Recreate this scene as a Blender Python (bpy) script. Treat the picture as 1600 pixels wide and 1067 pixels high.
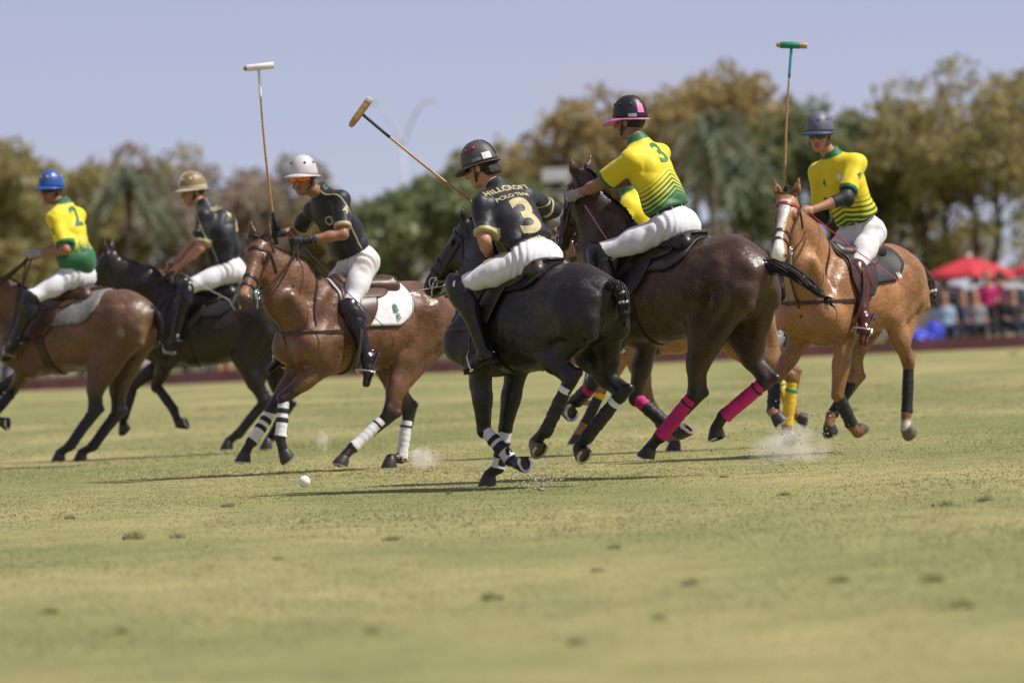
import bpy, bmesh, math, random
import numpy as np
from mathutils import Vector, Matrix, Quaternion
from mathutils.bvhtree import BVHTree
from mathutils import noise as mnoise

for o in list(bpy.data.objects):
    bpy.data.objects.remove(o)
SC = bpy.context.scene
COL = SC.collection
R = math.radians

# ------------------------------------------------------------------ camera, sky, sun
cam_d = bpy.data.cameras.new('camera')
cam = bpy.data.objects.new('camera', cam_d)
COL.objects.link(cam)
SC.camera = cam
cam_d.sensor_width = 36.0
cam_d.lens = 250.0
cam_d.clip_start = 0.5
cam_d.clip_end = 3000.0
_pitch = math.atan(33.5 / (1600 * 250 / 36.0))
cam.matrix_world = (Matrix.Translation((0, 0, 1.1)) @ Matrix.Rotation(math.pi / 2 - _pitch, 4, 'X')
                    @ Matrix.Rotation(-R(2.5), 4, 'Z'))
cam_d.dof.use_dof = True
cam_d.dof.focus_distance = 48.5
cam_d.dof.aperture_fstop = 3.2

SUN_EL = 54.0
SUN_AZ = 101.0          # compass-like: 0 = +Y (away from camera), 90 = +X (right of camera)
world = bpy.data.worlds.new('World')
SC.world = world
world.use_nodes = True
wn = world.node_tree.nodes
wl = world.node_tree.links
for n in list(wn):
    wn.remove(n)
sky = wn.new('ShaderNodeTexSky')
sky.sky_type = 'NISHITA'
sky.sun_disc = False
sky.sun_elevation = R(SUN_EL)
sky.sun_rotation = R(SUN_AZ)
sky.altitude = 0.0
sky.air_density = 0.42
sky.dust_density = 0.05
sky.ozone_density = 6.0
bg = wn.new('ShaderNodeBackground')
bg.inputs['Strength'].default_value = 0.095
wo = wn.new('ShaderNodeOutputWorld')
veil = wn.new('ShaderNodeMixRGB')          # thin even high haze over the whole sky
veil.inputs['Fac'].default_value = 0.5
veil.inputs['Color2'].default_value = (5.55, 4.72, 5.6, 1)
_tc = wn.new('ShaderNodeTexCoord'); _mp = wn.new('ShaderNodeMapping'); _mp.inputs['Scale'].default_value = (3, 3, 16)
_no = wn.new('ShaderNodeTexNoise'); _no.inputs['Scale'].default_value = 2.2; _no.inputs['Detail'].default_value = 6
_mr = wn.new('ShaderNodeMapRange'); _mr.inputs['From Min'].default_value = .35; _mr.inputs['From Max'].default_value = .75; _mr.inputs['To Min'].default_value = .46; _mr.inputs['To Max'].default_value = .64
wl.new(_tc.outputs['Generated'], _mp.inputs['Vector']); wl.new(_mp.outputs[0], _no.inputs['Vector']); wl.new(_no.outputs['Fac'], _mr.inputs['Value']); wl.new(_mr.outputs[0], veil.inputs['Fac'])
wl.new(sky.outputs[0], veil.inputs['Color1'])
wl.new(veil.outputs[0], bg.inputs['Color'])
wl.new(bg.outputs[0], wo.inputs['Surface'])

sun_d = bpy.data.lights.new('sun', 'SUN')
sun_d.energy = 4.7
sun_d.angle = R(0.53)
sun_d.color = (1.0, 0.955, 0.88)
sun = bpy.data.objects.new('sun', sun_d)
COL.objects.link(sun)
_sd = Vector((math.sin(R(SUN_AZ)) * math.cos(R(SUN_EL)), math.cos(R(SUN_AZ)) * math.cos(R(SUN_EL)), math.sin(R(SUN_EL))))
sun.rotation_euler = _sd.to_track_quat('Z', 'Y').to_euler()

SC.render.engine = 'CYCLES'
SC.cycles.use_denoising = True
SC.cycles.max_bounces = 6
SC.cycles.diffuse_bounces = 3
SC.cycles.glossy_bounces = 3
SC.cycles.transparent_max_bounces = 16
SC.cycles.volume_bounces = 3
SC.view_settings.view_transform = 'Standard'
SC.view_settings.look = 'None'
SC.view_settings.gamma = 1.0
SC.view_settings.exposure = 0.18
SC.view_settings.use_curve_mapping = False

# ------------------------------------------------------------------ object helpers
def tag(o, label=None, cat=None, group=None, kind=None):
    if label: o['label'] = label
    if cat: o['category'] = cat
    if group: o['group'] = group
    if kind: o['kind'] = kind
    return o

def empty(name, loc=(0, 0, 0), rz=0.0, parent=None):
    o = bpy.data.objects.new(name, None)
    o.empty_display_size = 0.2
    COL.objects.link(o)
    o.location = loc
    o.rotation_euler = (0, 0, rz)
    o.parent = parent
    return o

def mesh_np(name, V, F, mat=None, parent=None, smooth=True, attrs=None, mats=None, midx=None):
    """V (n,3) array, F (m,4) or (m,3) int array"""
    me = bpy.data.meshes.new(name)
    V = np.asarray(V, dtype=np.float32); F = np.asarray(F, dtype=np.int32)
    k = F.shape[1] if len(F) else 3
    me.vertices.add(len(V)); me.vertices.foreach_set('co', V.ravel())
    me.loops.add(F.size); me.loops.foreach_set('vertex_index', F.ravel())
    me.polygons.add(len(F))
    me.polygons.foreach_set('loop_start', np.arange(0, F.size, k, dtype=np.int32))
    me.polygons.foreach_set('loop_total', np.full(len(F), k, dtype=np.int32))
    if smooth: me.polygons.foreach_set('use_smooth', np.ones(len(F), dtype=bool))
    for m in (mats or ([mat] if mat else [])):
        me.materials.append(m)
    if midx is not None: me.polygons.foreach_set('material_index', np.asarray(midx, dtype=np.int32))
    me.update(calc_edges=True)
    if attrs:
        for an, arr in attrs.items():
            arr = np.asarray(arr, dtype=np.float32)
            if arr.ndim == 1:
                a = me.attributes.new(an, 'FLOAT', 'POINT'); a.data.foreach_set('value', arr)
            elif arr.shape[1] == 3:
                a = me.attributes.new(an, 'FLOAT_VECTOR', 'POINT'); a.data.foreach_set('vector', arr.ravel())
            else:
                a = me.attributes.new(an, 'FLOAT_COLOR', 'POINT'); a.data.foreach_set('color', arr.ravel())
    o = bpy.data.objects.new(name, me)
    COL.objects.link(o)
    o.parent = parent
    return o

class MB:
    """small mesh collector for mixed polygons"""
    def __init__(s): s.v = []; s.f = []
    def add(s, vs, fs):
        b = len(s.v); s.v.extend([tuple(v) for v in vs]); s.f.extend([tuple(i + b for i in f) for f in fs])
    def box(s, c, size, M=None, taper=1.0):
        x, y, z = [k / 2 for k in size]; vs = []
        for dz in (-1, 1):
            t = taper if dz > 0 else 1.0
            for dx, dy in ((-1, -1), (1, -1), (1, 1), (-1, 1)):
                p = Vector((dx * x * t, dy * y * t, dz * z))
                if M: p = M @ p
                vs.append(p + Vector(c))
        s.add(vs, [(3, 2, 1, 0), (4, 5, 6, 7), (0, 1, 5, 4), (1, 2, 6, 5), (2, 3, 7, 6), (3, 0, 4, 7)])
    def tube(s, pts, rad, n=8, cap=True, flat=None, up=None):
        """sweep along pts; rad scalar or list; flat=(w,t) for a rectangular strap with up = its wide axis"""
        pts = [Vector(p) for p in pts]; m = len(pts); rings = []
        prev = None
        for i, p in enumerate(pts):
            t = (pts[min(i + 1, m - 1)] - pts[max(i - 1, 0)])
            if t.length < 1e-9: t = Vector((0, 0, 1))
            t.normalize()
            u = Vector(up[i]) if (up is not None and isinstance(up, list)) else (Vector(up) if up is not None else prev)
            if u is None: u = Vector((0, 0, 1)) if abs(t.z) < .9 else Vector((1, 0, 0))
            a = u - t * u.dot(t)
            if a.length < 1e-6:
                a = t.orthogonal()
            a.normalize(); b = t.cross(a); prev = a
            r = rad[i] if isinstance(rad, (list, tuple, np.ndarray)) else rad
            if flat:
                w, h = flat[0] / 2, flat[1] / 2
                rings.append([p + a * w + b * h, p - a * w + b * h, p - a * w - b * h, p + a * w - b * h])
            else:
                rings.append([p + a * (r * math.cos(2 * math.pi * k / n)) + b * (r * math.sin(2 * math.pi * k / n)) for k in range(n)])
        nn = len(rings[0]); vs = [q for rg in rings for q in rg]; fs = []
        for i in range(m - 1):
            for k in range(nn):
                fs.append((i * nn + k, i * nn + (k + 1) % nn, (i + 1) * nn + (k + 1) % nn, (i + 1) * nn + k))
        if cap:
            fs.append(tuple(reversed(range(nn)))); fs.append(tuple((m - 1) * nn + k for k in range(nn)))
        s.add(vs, fs)
    def loop(s, pts, rad, n=6, flat=None, up=None):
        pts = list(pts); s.tube(pts + [pts[0]], rad, n, cap=False, flat=flat, up=(list(up) + [up[0]]) if isinstance(up, list) else up)
    def lathe(s, prof, n=16, M=None, cap=True):
        """prof: list of (r, z)"""
        vs = []; fs = []
        for r, z in prof:
            for k in range(n):
                a = 2 * math.pi * k / n; p = Vector((r * math.cos(a), r * math.sin(a), z))
                vs.append(M @ p if M else p)
        m = len(prof)
        for i in range(m - 1):
            for k in range(n):
                fs.append((i * n + k, i * n + (k + 1) % n, (i + 1) * n + (k + 1) % n, (i + 1) * n + k))
        if cap:
            fs.append(tuple(reversed(range(n)))); fs.append(tuple((m - 1) * n + k for k in range(n)))
        s.add(vs, fs)
    def build(s, name, mat, parent=None, smooth=True, angle=None):
        me = bpy.data.meshes.new(name)
        me.from_pydata([tuple(v) for v in s.v], [], s.f)
        if mat: me.materials.append(mat)
        if smooth:
            me.polygons.foreach_set('use_smooth', np.ones(len(me.polygons), dtype=bool))
        me.update()
        if angle is not None:
            try: me.set_sharp_from_angle(angle=angle)
            except Exception: pass
        o = bpy.data.objects.new(name, me); COL.objects.link(o); o.parent = parent
        return o

# ------------------------------------------------------------------ materials
MATS = {}
def mat(name, col, rough=.6, spec=.5, metal=0.0, noise=None, bump=None, sheen=0.0, coat=0.0, emit=None, trans=0.0):
    """noise=(scale, amount) colour variation; bump=(scale, strength, dist)"""
    if name in MATS: return MATS[name]
    m = bpy.data.materials.new(name); m.use_nodes = True; MATS[name] = m
    nt = m.node_tree; b = nt.nodes['Principled BSDF']
    b.inputs['Base Color'].default_value = (*col, 1); b.inputs['Roughness'].default_value = rough
    b.inputs['Metallic'].default_value = metal; b.inputs['Specular IOR Level'].default_value = spec
    b.inputs['Sheen Weight'].default_value = sheen; b.inputs['Coat Weight'].default_value = coat
    if trans: b.inputs['Transmission Weight'].default_value = trans
    tc = nt.nodes.new('ShaderNodeTexCoord')
    if noise:
        n = nt.nodes.new('ShaderNodeTexNoise'); n.inputs['Scale'].default_value = noise[0]; n.inputs['Detail'].default_value = 5
        nt.links.new(tc.outputs['Object'], n.inputs['Vector'])
        mx = nt.nodes.new('ShaderNodeMixRGB'); mx.blend_type = 'MULTIPLY'; mx.inputs['Fac'].default_value = 1
        mx.inputs['Color1'].default_value = (*col, 1)
        rp = nt.nodes.new('ShaderNodeMapRange'); rp.inputs['From Min'].default_value = .3; rp.inputs['From Max'].default_value = .7
        rp.inputs['To Min'].default_value = 1 - noise[1]; rp.inputs['To Max'].default_value = 1 + noise[1] * .6
        nt.links.new(n.outputs['Fac'], rp.inputs['Value']); nt.links.new(rp.outputs[0], mx.inputs['Color2'])
        nt.links.new(mx.outputs[0], b.inputs['Base Color'])
    if bump:
        n2 = nt.nodes.new('ShaderNodeTexNoise'); n2.inputs['Scale'].default_value = bump[0]; n2.inputs['Detail'].default_value = 4
        nt.links.new(tc.outputs['Object'], n2.inputs['Vector'])
        bp = nt.nodes.new('ShaderNodeBump'); bp.inputs['Strength'].default_value = bump[1]; bp.inputs['Distance'].default_value = bump[2]
        nt.links.new(n2.outputs['Fac'], bp.inputs['Height']); nt.links.new(bp.outputs[0], b.inputs['Normal'])
    if emit:
        b.inputs['Emission Color'].default_value = (*emit[0], 1); b.inputs['Emission Strength'].default_value = emit[1]
    return m

# ------------------------------------------------------------------ signed-distance modelling
class Field:
    """smooth blends of simple solids on a grid, meshed with surface nets: gives one continuous body"""
    def __init__(s, lo, hi, h):
        s.h = h; s.lo = np.array(lo, float)
        s.n = [int(math.ceil((hi[i] - lo[i]) / h)) + 1 for i in range(3)]
        s.ax = [s.lo[i] + h * np.arange(s.n[i]) for i in range(3)]
        s.D = np.full(s.n, .5, dtype=np.float32)
    def _sub(s, lo, hi):
        sl = []
        for i in range(3):
            a = max(0, int((lo[i] - s.lo[i]) / s.h)); b = min(s.n[i], int((hi[i] - s.lo[i]) / s.h) + 2)
            if b <= a: return None
            sl.append(slice(a, b))
        return tuple(sl)
    def _P(s, sl):
        return (s.ax[0][sl[0]][:, None, None], s.ax[1][sl[1]][None, :, None], s.ax[2][sl[2]][None, None, :])
    def _put(s, sl, d, k, sub=False):
        A = s.D[sl]
        if sub:
            d = -d; k = max(k, 1e-4)
            h = np.clip(.5 - .5 * (A - d) / k, 0, 1); s.D[sl] = A + (d - A) * h + k * h * (1 - h)
            return
        k = max(k, 1e-4)
        h = np.clip(.5 + .5 * (A - d) / k, 0, 1)
        s.D[sl] = A + (d - A) * h - k * h * (1 - h)
    def cone(s, a, b, ra, rb, k=.03, flat=None, sub=False, cap=None):
        """tapered capsule; flat=(axis, factor) squashes it along axis"""
        a = np.array(a, float); b = np.array(b, float); m = max(ra, rb) + .05 + k
        sl = s._sub(np.minimum(a, b) - m, np.maximum(a, b) + m)
        if sl is None: return
        X, Y, Z = s._P(sl); x, y, z = X - a[0], Y - a[1], Z - a[2]; v = b - a; sc = 1.0
        if flat is not None:
            n = np.array(flat[0], float); n = n / np.linalg.norm(n); g = 1 / flat[1] - 1
            q = (x * n[0] + y * n[1] + z * n[2]) * g
            x = x + q * n[0]; y = y + q * n[1]; z = z + q * n[2]
            v = v + n * (v @ n) * g
        L = max(v @ v, 1e-9)
        t = np.clip((x * v[0] + y * v[1] + z * v[2]) / L, 0, 1)
        d = np.sqrt((x - t * v[0]) ** 2 + (y - t * v[1]) ** 2 + (z - t * v[2]) ** 2) - (ra + (rb - ra) * t)
        if cap is not None:      # flat end: keep what lies before point cap[0] along cap[1]
            cn = nrm(cap[1]); d = np.maximum(d, (X - cap[0][0]) * cn[0] + (Y - cap[0][1]) * cn[1] + (Z - cap[0][2]) * cn[2])
        s._put(sl, d.astype(np.float32), k, sub)
    def ell(s, c, r, k=.03, axes=None, sub=False):
        """ellipsoid; axes = 3 unit vectors (rows) for radii r"""
        c = np.array(c, float); r = np.array(r, float)
        A = np.eye(3) if axes is None else np.array(axes, float)
        m = np.abs(A.T) @ r + .05 + k if axes is not None else r + .05 + k
        sl = s._sub(c - m, c + m)
        if sl is None: return
        X, Y, Z = s._P(sl); x, y, z = X - c[0], Y - c[1], Z - c[2]
        k0 = 0; k1 = 0
        for i in range(3):
            q = (x * A[i, 0] + y * A[i, 1] + z * A[i, 2]) / r[i]
            k0 = k0 + q * q; k1 = k1 + (q / r[i]) ** 2
        k0 = np.sqrt(k0); k1 = np.sqrt(k1) + 1e-9
        s._put(sl, (k0 * (k0 - 1) / k1).astype(np.float32), k, sub)
    def chain(s, pts, rads, k=.03, flat=None):
        for i in range(len(pts) - 1):
            s.cone(pts[i], pts[i + 1], rads[i], rads[i + 1], k, flat)
    def cut(s, p, n):
        """keep the side the normal n points away from"""
        n = np.array(n, float); n = n / np.linalg.norm(n); X, Y, Z = s.ax[0][:, None, None], s.ax[1][None, :, None], s.ax[2][None, None, :]
        s.D = np.maximum(s.D, ((X - p[0]) * n[0] + (Y - p[1]) * n[1] + (Z - p[2]) * n[2]).astype(np.float32))
    def warp(s, fn):
        X, Y, Z = s.ax[0][:, None, None], s.ax[1][None, :, None], s.ax[2][None, None, :]
        s.D = s.D + fn(X, Y, Z).astype(np.float32)
    def mesh(s, smooth=0):
        D = s.D; S = D < 0
        nx, ny, nz = D.shape
        cnt = np.zeros((nx - 1, ny - 1, nz - 1), np.int8)
        for dx in (0, 1):
            for dy in (0, 1):
                for dz in (0, 1):
                    cnt += S[dx:nx - 1 + dx, dy:ny - 1 + dy, dz:nz - 1 + dz]
        act = (cnt > 0) & (cnt < 8)
        I, J, K = np.nonzero(act)
        idx = np.full(act.shape, -1, np.int32); idx[I, J, K] = np.arange(len(I))
        offs = [(0, 0, 0), (1, 0, 0), (0, 1, 0), (1, 1, 0), (0, 0, 1), (1, 0, 1), (0, 1, 1), (1, 1, 1)]
        val = [D[I + o[0], J + o[1], K + o[2]] for o in offs]
        acc = np.zeros((len(I), 3)); c = np.zeros(len(I))
        for i, j in ((0, 1), (2, 3), (4, 5), (6, 7), (0, 2), (1, 3), (4, 6), (5, 7), (0, 4), (1, 5), (2, 6), (3, 7)):
            a, b = val[i], val[j]; cr = (a < 0) != (b < 0)
            t = np.where(cr, a / np.where(cr, a - b, 1), 0)
            oi, oj = np.array(offs[i], float), np.array(offs[j], float)
            acc += np.where(cr[:, None], oi + (oj - oi) * t[:, None], 0); c += cr
        V = s.lo + s.h * (np.stack([I, J, K], 1) + acc / c[:, None])
        Fs = []
        for axis in range(3):
            sa = [slice(None)] * 3; sb = [slice(None)] * 3; sa[axis] = slice(0, -1); sb[axis] = slice(1, None)
            A, B = S[tuple(sa)], S[tuple(sb)]
            ch = A != B
            u, v = [(1, 2), (2, 0), (0, 1)][axis]
            g = np.array(np.nonzero(ch)).T
            ok = (g[:, u] > 0) & (g[:, v] > 0) & (g[:, u] < D.shape[u] - 1) & (g[:, v] < D.shape[v] - 1)
            g = g[ok]; inside = A[g[:, 0], g[:, 1], g[:, 2]]
            eu = np.zeros(3, int); eu[u] = 1; ev = np.zeros(3, int); ev[v] = 1
            q = [g - eu - ev, g - ev, g, g - eu]
            q = np.stack([idx[k[:, 0], k[:, 1], k[:, 2]] for k in q], 1)
            q[~inside] = q[~inside][:, ::-1]
            Fs.append(q)
        F = np.concatenate(Fs)
        F = F[(F >= 0).all(1)]
        for _ in range(smooth):
            E = np.concatenate([F[:, [0, 1]], F[:, [1, 2]], F[:, [2, 3]], F[:, [3, 0]]])
            sm = np.zeros_like(V); n = np.zeros(len(V))
            for i in range(3):
                sm[:, i] = np.bincount(E[:, 0], V[E[:, 1], i], len(V)) + np.bincount(E[:, 1], V[E[:, 0], i], len(V))
            n = np.bincount(E[:, 0], minlength=len(V)) + np.bincount(E[:, 1], minlength=len(V))
            V = V * .5 + .5 * sm / np.maximum(n, 1)[:, None]
        return V, F

def nrm(v):
    v = np.array(v, float); return v / max(np.linalg.norm(v), 1e-9)
def sstep(a, b, x):
    t = np.clip((np.asarray(x, float) - a) / (b - a), 0, 1); return t * t * (3 - 2 * t)
def seg_t(P, a, b):
    """param and distance of points P to segment ab"""
    a = np.array(a); b = np.array(b); v = b - a
    t = np.clip(((P - a) @ v) / (v @ v), 0, 1)
    return t, np.linalg.norm(P - a - t[:, None] * v, axis=1)
def vnoise(P, f, seed=0):
    """cheap smooth pseudo-noise from summed sines, range about -1..1"""
    rs = np.random.RandomState(seed); out = 0
    for i in range(5):
        d = rs.normal(size=3); d /= np.linalg.norm(d); ph = rs.uniform(0, 6.28)
        out = out + np.sin((P @ d) * f * (0.7 + .25 * i) + ph)
    return out / 3.2

# ------------------------------------------------------------------ setting: the polo field
def field_material():
    m = bpy.data.materials.new('field_grass'); m.use_nodes = True; nt = m.node_tree; N = nt.nodes; L = nt.links
    b = N['Principled BSDF']; b.inputs['Roughness'].default_value = .85; b.inputs['Specular IOR Level'].default_value = .2
    tc = N.new('ShaderNodeTexCoord')
    def noi(scale, det=4, mp=None):
        n = N.new('ShaderNodeTexNoise'); n.inputs['Scale'].default_value = scale; n.inputs['Detail'].default_value = det
        if mp:
            mm = N.new('ShaderNodeMapping'); mm.inputs['Scale'].default_value = mp
            L.new(tc.outputs['Object'], mm.inputs['Vector']); L.new(mm.outputs[0], n.inputs['Vector'])
        else: L.new(tc.outputs['Object'], n.inputs['Vector'])
        return n
    n1 = noi(.35, 6, (1, .35, 1)); n2 = noi(2.2, 6, (1, .5, 1)); n3 = noi(30, 3)
    r1 = N.new('ShaderNodeValToRGB'); r1.color_ramp.elements[0].position = .36; r1.color_ramp.elements[1].position = .66
    r1.color_ramp.elements[0].color = (.190, .208, .076, 1); r1.color_ramp.elements[1].color = (.335, .302, .140, 1)
    r2 = N.new('ShaderNodeValToRGB'); r2.color_ramp.elements[0].position = .3; r2.color_ramp.elements[1].position = .75
    r2.color_ramp.elements[0].color = (.80, .82, .74, 1); r2.color_ramp.elements[1].color = (1.14, 1.10, 1.04, 1)
    mx = N.new('ShaderNodeMixRGB'); mx.blend_type = 'MULTIPLY'; mx.inputs['Fac'].default_value = 1
    L.new(n1.outputs['Fac'], r1.inputs['Fac']); L.new(n2.outputs['Fac'], r2.inputs['Fac'])
    L.new(r1.outputs[0], mx.inputs['Color1']); L.new(r2.outputs[0], mx.inputs['Color2'])
    L.new(mx.outputs[0], b.inputs['Base Color'])
    bp = N.new('ShaderNodeBump'); bp.inputs['Strength'].default_value = .5; bp.inputs['Distance'].default_value = .02
    L.new(n3.outputs['Fac'], bp.inputs['Height']); L.new(bp.outputs[0], b.inputs['Normal'])
    return m
M_FIELD = field_material()
def ground_z(x, y):
    return 0.012 * math.sin(x * .9 + y * .23) * math.sin(y * .31 + 1.0) - .006
mb = MB()
ys = [-40] + list(np.arange(6, 100, 1.0)) + [105, 115, 130, 160, 220, 400, 1500]
xs = [-700, -200, -60, -25, -14] + list(np.arange(-10, 10.1, .5)) + [14, 25, 60, 200, 700]
vs = [(x, y, ground_z(x, y) if 6 < y < 100 and abs(x) < 12 else 0) for y in ys for x in xs]
nx = len(xs)
mb.add(vs, [(j * nx + i, j * nx + i + 1, (j + 1) * nx + i + 1, (j + 1) * nx + i) for j in range(len(ys) - 1) for i in range(nx - 1)])
o = mb.build('field', M_FIELD); tag(o, kind='structure')

# ------------------------------------------------------------------ poses, metres in each mount's own frame (forward, left, up)
HORSE_POSE = {
    1: {'loc':[-3.825,62.775],'th':-28,'pitch':-0.0222,'dz':0.0,'LF':[[0.416,0.165,0.883],[0.714,-0.018,0.669],[0.885,0.098,0.456],[0.73,0.071,0.32]],'RF':[[0.452,-0.165,0.9],[0.854,-0.064,0.701],[1.08,-0.026,0.513],[1.231,-0.006,0.372]],'LH':[[-0.471,0.14,1.21],[-0.286,0.156,0.902],[-0.216,0.15,0.467],[0.017,0.208,0.158],[0.184,0.22,0.035]],'RH':[[-0.471,-0.14,1.21],[-0.322,-0.154,0.883],[-0.273,-0.15,0.446],[-0.037,-0.082,0.14],[0.135,-0.066,0.026]],'poll':[1.021,0.098,1.735],'muz':[1.217,0.456,1.323]},
    2: {'loc':[-2.695,64.977],'th':-12,'pitch':0.0222,'dz':-0.01,'LF':[[0.424,0.165,0.888],[0.599,-0.03,0.633],[0.426,0.009,0.395],[0.293,0.039,0.239]],'RF':[[0.467,-0.165,0.91],[0.837,-0.102,0.645],[0.941,-0.095,0.367],[1.005,-0.182,0.217]],'LH':[[-0.469,0.14,1.18],[-0.286,0.171,0.871],[-0.454,0.15,0.465],[-0.199,0.178,0.168],[-0.039,0.18,0.039]],'RH':[[-0.469,-0.14,1.18],[-0.445,-0.157,0.821],[-0.593,-0.15,0.406],[-0.406,-0.22,0.119],[-0.34,-0.079,0.02]],'poll':[0.971,0.004,1.87],'muz':[1.31,-0.048,1.403]},
    3: {'loc':[-1.114,54.466],'th':35,'pitch':0.0222,'dz':-0.07,'LF':[[0.462,0.165,0.848],[0.817,0.051,0.58],[0.875,0.07,0.289],[0.874,0.099,0.084]],'RF':[[0.463,-0.165,0.848],[0.752,-0.223,0.495],[0.937,-0.234,0.264],[1.083,-0.234,0.117]],'LH':[[-0.469,0.14,1.12],[-0.24,0.154,0.842],[-0.078,0.15,0.433],[0.214,0.068,0.184],[0.387,0.053,0.072]],'RH':[[-0.469,-0.14,1.12],[-0.256,-0.175,0.831],[-0.455,-0.15,0.44],[-0.378,-0.162,0.073],[-0.205,-0.158,0.007]],'poll':[0.939,0.028,1.779],'muz':[1.254,0.202,1.324]},
    4: {'loc':[0.166,47.081],'th':-50,'pitch':-0.0222,'dz':-0.06,'LF':[[0.394,0.165,0.812],[0.412,0.149,0.376],[0.245,0.073,0.171],[0.08,0.078,0.088]],'RF':[[0.406,-0.165,0.818],[0.497,-0.107,0.372],[0.562,-0.078,0.116],[0.684,-0.027,0.0]],'LH':[[-0.471,0.14,1.15],[-0.157,0.193,0.982],[-0.49,0.15,0.698],[-0.296,0.214,0.363],[-0.188,0.213,0.187]],'RH':[[-0.471,-0.14,1.15],[-0.291,-0.189,0.842],[-0.65,-0.15,0.59],[-0.396,-0.053,0.312],[-0.34,-0.041,0.137]],'poll':[0.751,-0.094,1.756],'muz':[1.144,0.007,1.341]},
    5: {'loc':[1.143,48.309],'th':-40,'pitch':-0.0222,'dz':0.09,'LF':[[0.424,0.165,0.976],[0.657,0.165,0.639],[0.881,0.073,0.532],[0.859,0.205,0.405]],'RF':[[0.408,-0.165,0.969],[0.507,-0.114,0.523],[0.292,-0.181,0.329],[0.095,-0.204,0.271]],'LH':[[-0.471,0.14,1.3],[-0.3,0.153,0.984],[-0.221,0.149,0.551],[0.039,0.227,0.268],[0.206,0.249,0.147]],'RH':[[-0.471,-0.14,1.3],[-0.335,-0.176,0.969],[-0.6,-0.15,0.619],[-0.299,-0.052,0.388],[-0.176,-0.059,0.221]],'poll':[0.704,0.107,2.063],'muz':[1.019,0.055,1.579]},
    6: {'loc':[2.603,53.677],'th':52,'pitch':-0.0444,'dz':0.02,'LF':[[0.39,0.165,0.886],[0.455,0.12,0.433],[0.327,0.142,0.202],[0.15,0.144,0.147]],'RF':[[0.444,-0.165,0.91],[0.704,-0.279,0.549],[0.839,-0.209,0.332],[0.921,-0.065,0.25]],'LH':[[-0.472,0.14,1.241],[-0.198,0.184,1.012],[-0.444,0.15,0.649],[-0.413,0.134,0.258],[-0.413,0.14,0.057]],'RH':[[-0.472,-0.14,1.241],[-0.22,-0.163,0.984],[-0.147,-0.15,0.551],[0.061,-0.225,0.279],[0.13,-0.227,0.107]],'poll':[0.832,0.013,1.925],'muz':[1.179,0.14,1.478]},
    7: {'loc':[1.342,56.98],'th':-4,'pitch':-0.0222,'dz':-0.04,'LF':[[0.419,0.165,0.844],[0.646,0.117,0.506],[0.785,0.124,0.244],[0.922,0.129,0.089]],'RF':[[0.374,-0.165,0.84],[0.276,-0.147,0.392],[0.166,-0.134,0.143],[0.142,-0.026,0.0]],'LH':[[-0.471,0.14,1.17],[-0.548,0.171,0.82],[-0.889,0.15,0.543],[-0.827,0.149,0.156],[-0.786,0.039,0.013]],'RH':[[-0.471,-0.14,1.17],[-0.45,-0.175,0.813],[-0.776,-0.15,0.519],[-0.864,0.03,0.287],[-0.964,-0.017,0.138]],'poll':[0.865,-0.198,1.821],'muz':[1.359,-0.165,1.472]},
}
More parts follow.
